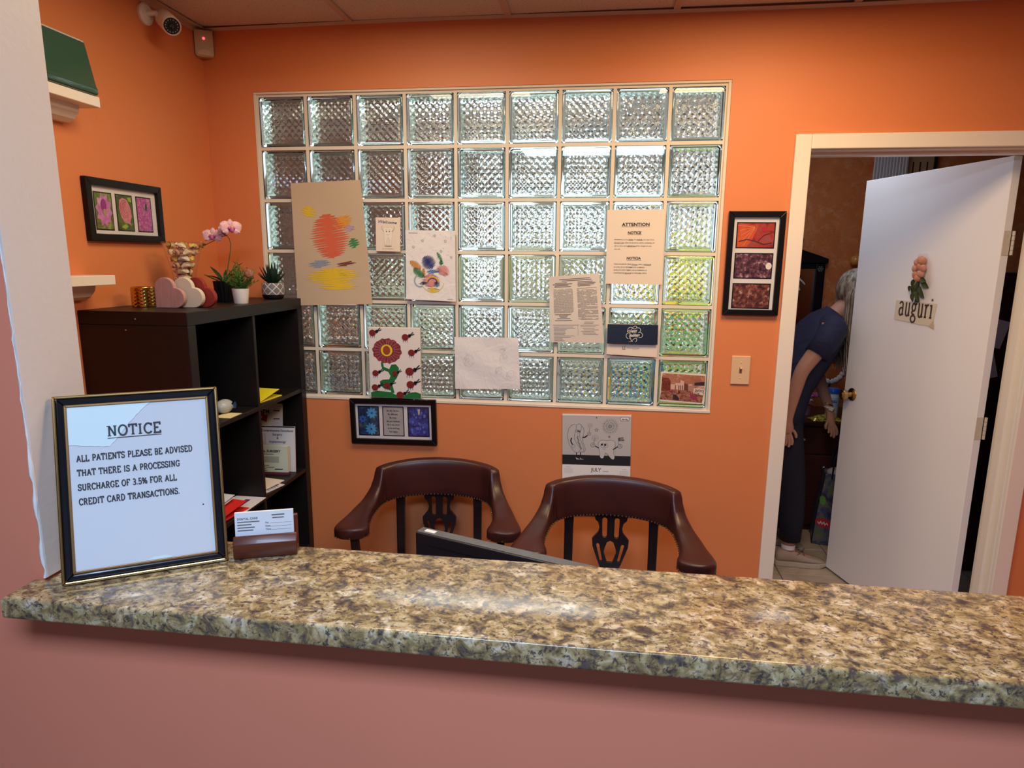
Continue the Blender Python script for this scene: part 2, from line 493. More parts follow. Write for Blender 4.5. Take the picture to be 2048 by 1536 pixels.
# ================================================================ THE SETTING
CEIL = 2.53
b = B(); b.box(-2.1, -5.1, -0.08, 4.7, 3.2, -0.006)
floor = struct(b.build('floor', GROUT))
b = B(); b.box(-0.163, -0.163, -0.006, 0.163, 0.163, 0.0)
_tile = b.mesh('floor_tile', FLOORTILE, bevel=0.002, seg=1)
_ty = [-1.33 + 0.332 * j for j in range(4)] + [0.30 + 0.332 * j for j in range(5)]
for i in range(11):
    for j, yy in enumerate(_ty):
        xx = -0.04 + 0.332 * i if j < 4 else 2.23 + 0.332 * i
        if xx > 3.95 or (j < 4 and xx > 3.4): continue
        o = link('floor_tile', _tile, floor); o.location = (xx, yy, 0)

b = B()
for x0, x1, z0, z1 in ((-0.335, -0.012, 0, 2.62), (-0.012, 1.841, 0, 1.048), (-0.012, 1.841, 2.292, 2.62), (1.841, 2.125, 0, 2.62), (2.125, 2.965, 2.052, 2.62), (2.965, 3.70, 0, 2.62)):
    b.box(x0, 0, z0, x1, 0.115, z1)
struct(b.build('wall_back', ORANGE))
b = B(); b.box(-0.335, -1.50, 0, -0.215, 0, 2.62)
struct(b.build('wall_left', ORANGE))
b = B(); b.box(3.58, -1.50, 0, 3.70, 0, 2.62)
struct(b.build('wall_right', ORANGE))
# the wall with the reception opening: pier, half wall, lintel, right pier
b = B(); b.box(-2.1, -1.63, 0, 0.405, -1.50, 2.56); b.box(0.405, -1.63, 0, 3.45, -1.50, 1.027); b.box(3.45, -1.63, 0, 4.7, -1.50, 2.56); b.box(0.405, -1.63, 2.44, 3.45, -1.50, 2.56)
struct(b.build('wall_front', SALMON))
b = B(); b.box(0.4051, -1.633, 1.068, 0.412, -1.498, 2.44)
struct(b.build('trim_1', JAMB, bevel=0.002, seg=2), 'beige painted jamb of the reception opening')
b = B(); rr = random.Random(3); pts = []; rad = []
for i in range(90):
    z = 1.069 + i * 0.0150
    pts.append((0.4085 + rr.uniform(-.002, .002), -1.633 - rr.uniform(0, .001), z)); rad.append(rr.choice((.0012, .0018, .003, .0042)) if z < 1.35 else rr.uniform(.0006, .0014))
b.tube(pts, rad, 6)
struct(b.build('trim_2', MATS['white_plastic'], smooth=True), 'ragged white caulk along the jamb edge')
# outer shell of the front room and the two rooms behind
b = B(); b.box(-2.1, -5.1, 0, 4.7, -5.0, 2.56)
struct(b.build('wall_entrance', DIMWALL))
b = B(); b.box(-2.1, -5.0, 0, -2.0, 3.2, 2.56)
struct(b.build('wall_outer_left', PINKTAN))
b = B(); b.box(4.6, -5.0, 0, 4.7, 3.2, 2.56)
struct(b.build('wall_outer_right', DIMWALL))
b = B(); b.box(2.0, 0.115, 0, 2.06, 3.0, 2.56)
struct(b.build('wall_partition', WHITEW))
b = B(); b.box(2.06, 1.86, 0, 4.6, 1.94, 2.56)
struct(b.build('wall_far', ORANGE_FAUX))
b = B()
for x0, x1, z0, z1, k in ((-2.0, 0.05, 0, 2.56, 0), (0.05, 1.95, 0, 0.95, 1), (0.05, 1.95, 2.38, 2.56, 1), (1.95, 2.06, 0, 2.56, 1)):
    b.cur = k; b.box(x0, 3.0, z0, x1, 3.1, z1)
struct(b.build('wall_side_room', [PINKTAN, GREYGREEN]))
w2 = struct(link('window_2', None))
b = B(); b.box(0.05, 3.02, 0.95, 0.11, 3.08, 2.38); b.box(1.89, 3.02, 0.95, 1.95, 3.08, 2.38); b.box(0.11, 3.02, 0.95, 1.89, 3.08, 1.0); b.box(0.11, 3.02, 2.33, 1.89, 3.08, 2.38)
b.build('window_frame', TRIM, w2)
for x in (0.42, 0.90, 1.38):
    b = B(); b.box(x - .08, 3.03, 1.0, x + .08, 3.07, 2.33); b.build('mullion', TRIM, w2)

# ---------------------------------------------------------------- ceiling: mineral tiles in a metal grid
b = B(); b.box(-2.1, -5.1, 2.56, 4.7, 3.2, 2.62)
ceiling = struct(b.build('ceiling', WHITEW))
GRIDM = mat('beige_ceiling_grid', (0.62, 0.52, 0.42), 0.5)
bx = [-0.203, 0.41, 1.02, 1.63, 2.24, 2.85, 3.46]
by = [-0.012, -0.53, -1.14, -1.49]
for x in bx[1:]:
    b = B(); b.box(x - .012, -1.49, CEIL - .003, x + .012, -0.012, CEIL + .003); b.box(x - .001, -1.49, CEIL + .003, x + .001, -0.012, CEIL + .03)
    b.build('grid_bar', GRIDM, ceiling)
for y in by[1:3]:
    for i in range(6):
        b = B(); b.box(bx[i] + .013, y - .012, CEIL - .003, bx[i + 1] - .013, y + .012, CEIL + .003); b.build('grid_bar', GRIDM, ceiling)
b = B(); b.box(-0.214, -1.49, CEIL - .004, -0.190, -0.001, CEIL - .001); b.box(-0.214, -1.49, CEIL - .022, -0.212, -.001, CEIL - .004)
b.build('wall_angle', GRIDM, ceiling)
b = B()
xs = [-0.19 + i * 0.2 for i in range(19)]
for x in xs: # slightly sagging strip along the back wall
    b.v += [(x, -0.001, CEIL - .001 + .004 * sin(x * 2.3)), (x, -0.020, CEIL - .001 + .004 * sin(x * 2.3)), (x, -0.001, CEIL - .008 + .004 * sin(x * 2.3))]
for i in range(18):
    a = 3 * i
    b.f += [(a, a + 1, a + 4, a + 3), (a + 1, a + 2, a + 5, a + 4)]; b.m += [0, 0]
b.build('wall_angle', GRIDM, ceiling)
for i in range(6):
    for j in range(3):
        if i in (1, 3) and j == 1: continue
        b = B(); cx = (bx[i] + bx[i + 1]) / 2; cy = (by[j] + by[j + 1]) / 2
        hx = (bx[i + 1] - bx[i]) / 2 - .005; hy = (by[j] - by[j + 1]) / 2 - .005
        b.box(-hx, -hy, 0, hx, hy, .016)
        o = b.build('ceiling_tile', TILE_C, ceiling); o.location = (cx, cy, CEIL + .004)

LENS = mat('lit_warm_diffuser', (0.9, 0.9, 0.85), 0.5, emit=(1.0, 0.80, 0.58), estr=0.8)
LENSC = mat('lit_cool_diffuser', (0.9, 0.9, 0.9), 0.5, emit=(0.55, 0.75, 1.0), estr=1.0)
def panel(x, y, sx, sy, lens, label):
    t = thing('ceiling_light', label, 'ceiling light', (x, y, 2.52))
    b = B()
    b.box(-sx / 2, -sy / 2, 0, -sx / 2 + .025, sy / 2, .03); b.box(sx / 2 - .025, -sy / 2, 0, sx / 2, sy / 2, .03)
    b.box(-sx / 2 + .025, -sy / 2, 0, sx / 2 - .025, -sy / 2 + .025, .03); b.box(-sx / 2 + .025, sy / 2 - .025, 0, sx / 2 - .025, sy / 2, .03)
    b.build('frame', WHITEP, t)
    b = B(); b.box(-sx / 2 + .026, -sy / 2 + .026, .006, sx / 2 - .026, sy / 2 - .026, .012)
    b.build('diffuser', lens, t)
panel(1.935, -0.835, 0.585, 0.585, LENS, 'square warm ceiling panel nearer the door')
panel(0.715, -0.835, 0.585, 0.585, LENS, 'square warm ceiling panel nearer the bookcase')
panel(1.3, -2.9, 1.2, 0.6, LENSC, 'long daylight ceiling panel of the front room')
panel(0.9, 0.50, 1.2, 0.6, LENSC, 'long ceiling panel added to light the room behind the glass blocks')  # made-up fixture around the added side room lamp
panel(2.45, 0.80, 0.34, 0.54, LENSC, 'small ceiling panel inside the room behind the door')

# ---------------------------------------------------------------- glass block window
P = 0.2032
win = struct(link('window_1', None), 'glass block window, nine blocks wide and six high')
G0 = 0.0066
b = B()
Zt = 2.28
y0, y1 = 0.009, 0.089
for i in range(10):
    x = i * P
    a, c = (x - G0, x + G0)
    if i == 0: a = -0.0118
    if i == 9: c = 1.8408
    b.box(a, y0, 1.0482, c, y1, 2.2918)
for j in range(7):
    z = Zt - j * P
    a, c = z - G0, z + G0
    if j == 0: c = 2.2918
    if j == 6: a = 1.0482
    for i in range(9):
        b.box(i * P + G0 + .0001, y0 + .0003, a, (i + 1) * P - G0 - .0001, y1, c)
b.build('grout', MORTAR, win)
for (x0, x1, z0, z1, k) in ((-0.0118, 1.8408, 1.0482, 1.060, 'sill'), (-0.0118, 1.8408, 2.283, 2.2918, 'edge_strip'), (-0.0118, 0.0, 1.060, 2.283, 'edge_strip'), (1.8290, 1.8408, 1.060, 2.283, 'edge_strip')):
    b = B(); b.box(x0, -0.003 if k == 'sill' else 0.002, z0, x1, 0.0088, z1); b.build(k, MORTAR, win, bevel=.0015, seg=1)
# one hollow block: smooth outside, ribbed inside
def block_mesh():
    h = P / 2 - G0 - .0004; d = 0.0425; r = 0.006
    b = B()
    # outer shell with rounded rim
    prof = [(h - r, -d), (h - r * .3, -d + r * .3), (h, -d + r), (h, d - r), (h - r * .3, d - r * .3), (h - r, d)]
    def ring(a, y, rad=.010):
        pts = []
        for sx, sz, a0 in ((1, 1, 0), (-1, 1, 90), (-1, -1, 180), (1, -1, 270)):
            for k in range(4):
                t = RAD(a0 + 30 * k)
                pts.append((sx * (a - rad) + rad * cos(t), y, sz * (a - rad) + rad * sin(t)))
        return pts
    b.rings([ring(a, y) for a, y in prof])
    # cavity
    hc = h - .0125; e = d - .010; N = 72
    def tri(q):
        q = q % 1.0
        return 2 * q if q < .5 else 2 - 2 * q
    def front(u, v):
        i, j = round(u * N), round(v * N)
        x, z = (u - .5) * 2 * hc, (v - .5) * 2 * hc
        w = max(0, min(1, i / 4, j / 4, (N - i) / 4, (N - j) / 4))
        f = tri((i + j) / 12) + .8 * tri((i - j) / 12)
        return (x, -e - .0030 * w * f * .62 + .0016, z)
    def back(u, v):
        i, j = round(u * N), round(v * N)
        x, z = (u - .5) * 2 * hc, (v - .5) * 2 * hc
        w = max(0, min(1, i / 4, j / 4, (N - i) / 4, (N - j) / 4))
        f = tri(i / 8) + tri(j / 8)
        return (-x, e + .0018 * w * f * .70 - .0016, z)
    b.grid(front, N, N)
    b.grid(back, N, N)
    # cavity walls
    b.cur = 1
    q = e - .0016
    c = [(-hc, -hc), (hc, -hc), (hc, hc), (-hc, hc)]
    for i in range(4):
        (xa, za), (xb, zb) = c[i], c[(i + 1) % 4]
        b.add([(xa, -q, za), (xb, -q, zb), (xb, q, zb), (xa, q, za)], [(0, 1, 2, 3)])
    me = b.mesh('glass_block', [BLOCKGLASS, BLOCKSIDE])
    for p_ in me.polygons:
        p_.use_smooth = p_.index < 200 and len(p_.vertices) == 4
    bm = bmesh.new(); bm.from_mesh(me)
    bmesh.ops.recalc_face_normals(bm, faces=bm.faces)
    # outer faces outward, cavity front/back faces point into the cavity
    for f in bm.faces:
        cc = f.calc_center_median()
        if f.material_index == 1:
            if f.normal.dot(Vector((cc.x, 0, cc.z))) > 0: f.normal_flip()
        elif abs(cc.y) < e + .0035 and abs(cc.x) < hc - 1e-4 and abs(cc.z) < hc - 1e-4:
            if f.normal.y * cc.y > 0: f.normal_flip()
        else:
            if f.normal.dot(cc) < 0: f.normal_flip()
    for ed in bm.edges:
        if len(ed.link_faces) == 2 and ed.calc_face_angle(0) > 0.6 and any(abs(f.calc_center_median().y) > d - .004 for f in ed.link_faces): ed.smooth = False
    bm.to_mesh(me); bm.free()
    return me
_blk = block_mesh()
for j in range(6):
    for i in range(9):
        o = link('glass_block', _blk, win)
        o.location = ((i + .5) * P, 0.006 + 0.0425, Zt - (j + .5) * P)

# open shelf with coloured toy boxes in the room behind the glass blocks
t = thing('toy_shelf', 'white open shelf of toy boxes in the room behind the glass blocks', 'shelf', (-.20, .90, 0))
for z in (.06, .865, 1.145, 1.395):
    b = B(); b.box(.0202, 0, z - .016, 2.1698, .30, z); b.build('shelf_board', WHITEP, t)
for x in (0, 1.10, 2.17):
    b = B(); b.box(x, 0, 0, x + .020, .30, 1.41); b.build('upright', WHITEP, t)
BOXC = dict(yellow=(0.90, 0.70, 0.05), green=(0.22, 0.58, 0.20), red=(0.70, 0.16, 0.07), blue=(0.08, 0.40, 0.66), olive=(0.34, 0.32, 0.18), lime=(0.62, 0.74, 0.16), grey=(0.50, 0.56, 0.56), slate=(0.16, 0.21, 0.27), orange=(0.78, 0.34, 0.12), sage=(0.46, 0.56, 0.38))
def toy_box(c, x0, x1, z0, z1, label, lidc=None):
    t = thing('toy_box', label, 'box', ((x0 + x1) / 2, 1.02, z0 + .0004), group='toy boxes behind the glass')
    w = (x1 - x0) / 2; h = z1 - z0; hl = min(.05, h * .3)
    b = B(); b.box(-w + .004, -.10, 0, w - .004, .10, h - hl - .0005); b.build('box_body', mat(c + '_box_card', BOXC[c], .6), t, bevel=.003, seg=1)
    b = B(); b.box(-w, -.104, h - hl, w, .104, h); b.build('lid', mat((lidc or c) + '_box_card', BOXC[lidc or c], .6), t, bevel=.003, seg=1)
toy_box('yellow', 1.66, 1.80, 1.395, 1.63, 'yellow toy box behind the right column of glass blocks')
toy_box('lime', 1.81, 1.96, 1.395, 1.74, 'tall lime toy box behind the right column of glass blocks')
toy_box('green', 1.66, 1.96, 1.145, 1.37, 'green toy box with a red lid behind the right column', 'red')
toy_box('lime', 1.70, 1.96, .865, 1.10, 'low lime toy box behind the sepia postcard')
toy_box('blue', 1.52, 1.68, .865, 1.10, 'blue toy box behind the bottom row of glass blocks')
toy_box('yellow', 1.43, 1.51, .865, 1.02, 'small yellow toy box beside the blue one')
toy_box('grey', 1.16, 1.40, .865, 1.08, 'pale grey toy box behind the bottom row')
toy_box('olive', 1.15, 1.36, 1.395, 1.69, 'olive toy box above the printed form')
toy_box('olive', .93, 1.10, 1.395, 1.73, 'tall olive toy box near the middle of the glass')
toy_box('sage', 1.16, 1.62, 1.145, 1.36, 'wide sage toy box behind the navy card')
toy_box('sage', .08, .60, 1.395, 1.56, 'long sage toy box behind the star drawing')
toy_box('slate', -.08, .08, .865, 1.10, 'slate grey toy box beside the ladybird canvas')
toy_box('orange', -.17, -.09, 1.145, 1.37, 'narrow orange toy box near the bookcase')
toy_box('olive', .68, .89, .865, 1.04, 'low olive toy box behind the lower middle blocks')
toy_box('sage', .22, .50, 1.145, 1.34, 'sage toy box behind the ladybird canvas')

# ---------------------------------------------------------------- door, jamb, casing
b = B(); b.box(2.125, 0, 0, 2.135, 0.115, 2.042); b.box(2.135, .05, 0, 2.147, .087, 2.030)
struct(b.build('trim_3', TRIM, bevel=.001, seg=1), 'left door jamb')
b = B(); b.box(2.95, 0, 0, 2.965, 0.115, 2.042); b.box(2.938, .035, 0, 2.95, .080, 2.030)
struct(b.build('trim_4', TRIM, bevel=.001, seg=1), 'right door jamb')
b = B(); b.box(2.125, 0, 2.042, 2.965, 0.115, 2.052); b.box(2.135, .05, 2.030, 2.95, .087, 2.042)
struct(b.build('trim_5', TRIM, bevel=.001, seg=1), 'head of the door frame')
b = B(); b.box(2.075, -.017, 0, 2.131, -.0003, 2.098); struct(b.build('trim_6', TRIM, bevel=.003), 'left door casing')
b = B(); b.box(2.954, -.017, 0, 3.012, -.0003, 2.098); struct(b.build('trim_7', TRIM, bevel=.003), 'right door casing')
b = B(); b.box(2.1313, -.017, 2.046, 2.9537, -.0003, 2.098); struct(b.build('trim_8', TRIM, bevel=.003), 'door casing across the top')
DP = Vector((2.918, 0.128, 0)); DA = RAD(-74)
door = struct(link('door_1', None), 'white flush door standing open')
door.location = DP; door.rotation_euler = (0, 0, DA)
b = B(); b.box(-.806, -.036, .012, -.001, -.001, 2.034); b.build('door_slab', DOORW, door, bevel=.0015, seg=1)
for z in (0.22, 1.00, 1.72):
    b = B(); b.box(-.0008, -.033, z - .045, .0008, -.004, z + .045)
    h = b.build('hinge', STEEL, door)
    b = B()
    for k in range(5): b.lathe([(.0055, z - .045 + k * .018 + .0006), (.0055, z - .027 + k * .018 - .0006)], 10, (.004, .004, 0))
    for k in (-.03, 0, .03): b.sphere((.0012, -.020 + .008 * (k == 0), z + k), .0028, 8, 4, (.4, 1, 1))
    b.build('knuckle', STEEL, h, smooth=True)
def knob(sign):
    k = B(); M = Matrix.Rotation(RAD(90), 4, 'X')
    yo = -.036 if sign < 0 else -.001
    T = Matrix.Translation((-.742, yo, 0.985)) @ Matrix.Rotation(RAD(90 if sign < 0 else -90), 4, 'X')
    k.lathe([(.0005, 0), (.031, 0), (.033, .003), (.030, .007), (.022, .010), (.013, .012), (.012, .026), (.017, .030), (.025, .038), (.0265, .048), (.024, .058), (.017, .063), (.014, .062), (.012, .064), (.0005, .0645)], 28, (0, 0, 0), T)
    return k.build('knob', BRASS, door, smooth=True)
knob(-1); knob(1)

# ---------------------------------------------------------------- counter
ct = thing('countertop', 'polished gold brown granite counter top on the reception half wall', 'counter', (0.385, -1.57, 1.0272))
def slab_prism(pts):
    b = B(); n = len(pts); h = .0395
    b.add([(x - .385, y + 1.57, 0) for x, y in pts] + [(x - .385, y + 1.57, h) for x, y in pts], [tuple(range(n - 1, -1, -1)), tuple(range(n, 2 * n))] + [(i, (i + 1) % n, (i + 1) % n + n, i + n) for i in range(n)])
    return b
def slab_build(b):
    me = b.mesh('granite_slab', GRANITE)
    bm = bmesh.new(); bm.from_mesh(me); bmesh.ops.recalc_face_normals(bm, faces=bm.faces)
    ed = [e for e in bm.edges if not all(abs(v.co.x - .695) < .002 for v in e.verts) and abs(e.verts[0].co.z - e.verts[1].co.z) < 1e-4]
    bmesh.ops.bevel(bm, geom=ed, offset=.006, segments=3, profile=.5, affect='EDGES'); bm.to_mesh(me); bm.free()
    me.polygons.foreach_set('use_smooth', [True] * len(me.polygons)); me.set_sharp_from_angle(angle=RAD(40))
    return link('granite_slab', me, ct)
slab_build(slab_prism([(.388, -1.706), (1.0799, -1.706), (1.0799, -1.432), (.4132, -1.432), (.4132, -1.6345), (.388, -1.6345)]))
slab_build(slab_prism([(1.0801, -1.706), (3.448, -1.706), (3.448, -1.432), (1.0801, -1.432)]))
# ================================================================ RECEPTION FURNITURE
def interp(keys, t):
    """smooth cubic interpolation through rows (t, values...)"""
    n = len(keys)
    i = 0
    while i < n - 2 and t > keys[i + 1][0]: i += 1
    k0, k1, k2, k3 = keys[max(i - 1, 0)], keys[i], keys[i + 1], keys[min(i + 2, n - 1)]
    h = k2[0] - k1[0]; s = (t - k1[0]) / h
    out = []
    for c in range(1, len(k1)):
        m1 = (k2[c] - k0[c]) / max(1e-6, k2[0] - k0[0]) * h
        m2 = (k3[c] - k1[c]) / max(1e-6, k3[0] - k1[0]) * h
        if i == 0: m1 = (k2[c] - k1[c]) if c != 2 else 0
        out.append((2 * s**3 - 3 * s**2 + 1) * k1[c] + (s**3 - 2 * s**2 + s) * m1 + (-2 * s**3 + 3 * s**2) * k2[c] + (s**3 - s**2) * m2)
    return out

ARM = [  # t, x, y, top, bottom, half width
 (0.00, 0.000, .205, .838, .686, .024), (0.20, 0.100, .197, .834, .683, .024), (0.36, 0.182, .172, .825, .677, .024),
 (0.46, 0.226, .138, .817, .671, .023), (0.472, 0.229, .131, .809, .670, .023), (0.49, 0.234, .121, .783, .668, .024), (0.52, 0.242, .104, .752, .666, .027), (0.56, 0.251, .082, .729, .663, .030), (0.61, 0.259, .055, .711, .660, .034),
 (0.70, 0.271, .010, .698, .650, .039), (0.79, 0.279, -.040, .688, .640, .046), (0.87, 0.282, -.084, .683, .635, .057),
 (0.93, 0.281, -.116, .681, .633, .064), (0.975, 0.278, -.143, .680, .634, .057), (0.995, 0.277, -.160, .678, .637, .038), (1.0, 0.2765, -.165, .674, .642, .016)]

def curve_mesh(loops, y0, y1):
    """flat board with cut-outs in x,z: a filled 2D curve, thickened"""
    cu = bpy.data.curves.new('board', 'CURVE'); cu.dimensions = '2D'; cu.fill_mode = 'BOTH'; cu.extrude = (y1 - y0) / 2
    for lp in loops:
        sp = cu.splines.new('POLY'); sp.points.add(len(lp) - 1); sp.use_cyclic_u = True
        for q, (x, z) in zip(sp.points, lp): q.co = (x, z, 0, 1)
    ob = bpy.data.objects.new('board', cu); col.objects.link(ob)
    me = bpy.data.meshes.new_from_object(ob.evaluated_get(bpy.context.evaluated_depsgraph_get()))
    vs = [(v.co.x, (y0 + y1) / 2 - v.co.z, v.co.y) for v in me.vertices]; fs = [tuple(p.vertices) for p in me.polygons]
    bpy.data.objects.remove(ob); bpy.data.curves.remove(cu); bpy.data.meshes.remove(me)
    return vs, fs

def make_chair():
    t = thing('captain_chair', 'x', 'chair', group='leather captain chairs along the orange wall')
    N = 44; M = 26
    ts = [i / N for i in range(N + 1)]
    ts = sorted(set(ts + [.44, .455, .465, .48, .49, .51, .52, .935, .955, .965, .985, .99, .997]))
    full = [-x for x in reversed(ts) if x > 0] + ts
    secs = []
    for tt in full:
        s = -1 if tt < 0 else 1
        x, y, top, bot, a = interp(ARM, abs(tt))
        x2, y2 = interp(ARM, min(1, abs(tt) + .01))[:2]; x1, y1 = interp(ARM, max(0, abs(tt) - .01))[:2]
        d = Vector((x2 - x1, y2 - y1)); d = d.normalized() if d.length > 0 else Vector((1, 0))
        nrm = Vector((d.y, -d.x)) # points inward/front for the right half
        if abs(tt) < .012: nrm = Vector((0, -1))
        secs.append((s * x, y, top, bot, a, Vector((s * nrm.x, nrm.y))))
    b = B(); rings = []
    for x, y, top, bot, a, nv in secs:
        c = (top + bot) / 2; hh = (top - bot) / 2; ring = []
        tall = min(1, max(0, (hh - .02) / .05))
        for k in range(M):
            th = 2 * pi * k / M
            ex = .55 if tall < .5 else .45
            ca, sa = cos(th), sin(th)
            p = a * math.copysign(abs(ca) ** ex, ca); q = hh * math.copysign(abs(sa) ** ex, sa)
            if tall > 0: p -= .10 * q * tall        # crest leans back
            ring.append((x + nv.x * p, y + nv.y * p, c + q))
        rings.append(ring)
    b.rings(rings)
    up = b.build('upholstered_back_and_arms', LEATHER, t, smooth='all')
    # welted seams where the crest meets the arms
    for s in (-1, 1):
        x, y, top, bot, a = interp(ARM, .448)
        b = B(); pts = []
        for k in range(14):
            z = bot + (top - bot) * k / 13 * .995
            q = z - (top + bot) / 2
            bulge = a * (1 - abs(q / ((top - bot) / 2)) ** 4) ** .25 if abs(q) < (top - bot) / 2 else 0
            nv = Vector((-.55 * s, -.84))
            pts.append((s * x + nv.x * (bulge - .10 * q), y + nv.y * (bulge - .10 * q), z))
        b.tube(pts, .0022, 6)
        b.build('welt_seam', LEATHER, up, smooth=True)
    # brass nail heads under the edge of the crest and round the arm pads
    b = B(); acc = 0; last = None
    for i in range(401):
        tt = -1 + 2 * i / 400; s = -1 if tt < 0 else 1
        x, y, top, bot, a = interp(ARM, abs(tt)); x *= s
        if last is not None: acc += math.hypot(x - last[0], y - last[1])
        last = (x, y)
        if acc < .0125: continue
        acc = 0
        x2, y2 = interp(ARM, min(1, abs(tt) + .01))[:2]; x1, y1 = interp(ARM, max(0, abs(tt) - .01))[:2]
        d = Vector((x2 - x1, y2 - y1)).normalized(); nv = Vector((s * d.y, -d.x)) if abs(tt) > .012 else Vector((0, -1))
        hh = (top - bot) / 2
        lean = .10 * hh * min(1, max(0, (hh - .02) / .05))
        k = a * .97 + lean * .9
        b.sphere((x + nv.x * k, y + nv.y * k, bot + .0075), .0034, 6, 4)
        if abs(tt) > .84: b.sphere((x - nv.x * a * .97, y - nv.y * a * .97, bot + .0075), .0034, 6, 4)
    for s in (-1, 1):
        for dx in (-.028, -.014, 0, .014, .028):
            b.sphere((s * .2775 + dx, -.1645 + abs(dx) * .35, .6435), .0034, 6, 4)
    b.build('nailhead_trim', NAIL, t, smooth=True)
    # pierced splat
    half = [(.055, .700), (.062, .680), (.060, .668), (.048, .656), (.043, .635), (.047, .616), (.070, .587), (.068, .560), (.058, .530), (.044, .490), (.036, .470)]
    outline = half + [(-x, z) for x, z in reversed(half)]
    def slot(x0, z0, x1, z1, r0, r1):
        d = Vector((x1 - x0, z1 - z0)).normalized(); n = Vector((-d.y, d.x)); pts = []
        for k in range(7):
            th = pi * k / 6
            pts.append((x0 + (n.x * cos(th) - d.x * sin(th)) * r0, z0 + (n.y * cos(th) - d.y * sin(th)) * r0))
        for k in range(7):
            th = pi * k / 6
            pts.append((x1 + (-n.x * cos(th) + d.x * sin(th)) * r1, z1 + (-n.y * cos(th) + d.y * sin(th)) * r1))
        return pts
    holes = [slot(s * .0235, .668, s * .0225, .602, .0095, .0085) for s in (-1, 1)] + [slot(s * .0475, .564, s * .0335, .500, .0062, .0050) for s in (-1, 1)]
    holes.append([(0, .584), (.012, .577), (.020, .555), (.024, .535), (.016, .510), (.010, .492), (-.010, .492), (-.016, .510), (-.024, .535), (-.020, .555), (-.012, .577)])
    vs_, fs_ = curve_mesh([outline] + holes, .188, .203)
    B().add(vs_, fs_).build('back_splat', EBONY, t)
    for s in (-1, 1):
        b = B(); b.rings([[(s * .160 + dx * w, y + dy * .013, z) for dx, dy in ((-1, -1), (1, -1), (1, 1), (-1, 1))] for z, y, w in ((.695, .186, .019), (.64, .190, .017), (.46, .180, .016), (.30, .19, .017), (0, .25, .013))])
        b.build('back_post', EBONY, t, bevel=.003, seg=1)
        b = B(); b.rings([[(s * x + dx * .014, y + dy * .014, z) for dx, dy in ((-1, -1), (1, -1), (1, 1), (-1, 1))] for z, x, y in ((.640, .272, -.118), (.60, .268, -.125), (.54, .258, -.135), (.39, .250, -.145))])
        b.build('arm_support', EBONY, t, bevel=.003, seg=1)
        b = B(); b.rings([[(s * .235 + dx * w, -.20 + dy * w, z) for dx, dy in ((-1, -1), (1, -1), (1, 1), (-1, 1))] for z, w in ((.36, .022), (.28, .021), (0, .014))])
        b.build('leg', EBONY, t, bevel=.003, seg=1)
    b = B(); b.box(-.262, -.225, .335, .262, .165, .382); b.build('seat_rail', EBONY, t, bevel=.006)
    b = B(); b.box(-.266, -.232, .3825, .266, .160, .440); b.build('seat', LEATHER, t, bevel=.022, seg=4, smooth=True)
    return t
ch1 = make_chair()
ch1['label'] = 'oxblood leather captain chair nearer the bookcase, behind the computer monitor'
ch1.location = (0.778, -0.300, 0); ch1.rotation_euler = (0, 0, RAD(6))
ch2 = dup_tree(ch1)
ch2['label'] = 'oxblood leather captain chair in front of the wall calendar'
ch2.location = (1.458, -0.420, 0); ch2.rotation_euler = (0, 0, RAD(-1))

# desk hidden below the counter, with the monitor
t = thing('desk', 'dark work desk behind the granite counter', 'desk', (1.5, -1.22, 0))
b = B(); b.box(-.95, -.275, .715, .95, .29, .74); b.build('desktop', BLACKBROWN, t, bevel=.002, seg=1)
for x in (-.93, .91):
    b = B(); b.box(x, -.26, 0, x + .02, .27, .715); b.build('side_panel', BLACKBROWN, t)
t = thing('computer_monitor', 'black computer monitor seen from behind over the counter edge', 'monitor', (1.195, -1.178, 0.7405), (0, 0, RAD(-19.3)))
b = B(); b.box(-.255, -.018, .045, .255, .018, .226); b.build('monitor_casing', BLACKP, t, bevel=.003)
b = B(); b.box(-.253, -.0140, .2262, .253, .0150, .2275); b.build('top_edge', GREYP, t)
b = B(); b.box(-.215, -.0195, .197, .215, -.0182, .200); b.build('vent_slot', flat('deep_black', (.002, .002, .002)), t)
b = B(); b.box(-.245, .0182, .055, .245, .0195, .215); b.build('screen', mat('dark_screen', (.01, .01, .012), .1), t)
b = B(); b.box(-.03, -.03, .01, .03, -.0182, .13); b.box(-.11, -.09, 0, .11, .07, .01); b.build('stand', BLACKP, t, bevel=.002, seg=1)
b = B(); b.box(-.235, -.008, .2276, -.205, .006, .2292); b.build('label_sticker', WHITEP, t)

# ---------------------------------------------------------------- bookcase
H = 1.478; BX0, BX1, BY0, BY1 = -.2145, .152, -.782, -.008
bc = thing('bookcase', 'black-brown open cube bookcase against the left wall', 'bookcase', (BX0, BY0, 0))
def bb(name, x0, y0, z0, x1, y1, z1, bev=.0015):
    b = B(); b.box(x0 - BX0, y0 - BY0, z0, x1 - BX0, y1 - BY0, z1); return b.build(name, BLACKBROWN, bc, bevel=bev, seg=1)
bb('top_panel', BX0, BY0, H - .042, BX1, BY1, H)
bb('base_panel', BX0, BY0, 0, BX1, BY1, .042)
bb('side_panel', BX0, BY0, .0421, BX1, BY0 + .040, H - .0421)
bb('side_panel', BX0, BY1 - .040, .0421, BX1, BY1, H - .0421)
YM = (BY0 + BY1) / 2
PIT = (H - .042 - .042 + .016) / 4
SH = [.042 + PIT * k for k in range(4)]         # top of each shelf level
for k in range(1, 4):
    bb('shelf_board', BX0, BY0 + .0402, SH[k] - .016, BX1 - .001, BY1 - .0402, SH[k])
for k in range(4):
    bb('divider', BX0, YM - .008, SH[k] + .0002, BX1 - .001, YM + .008, SH[k] + PIT - .0162)
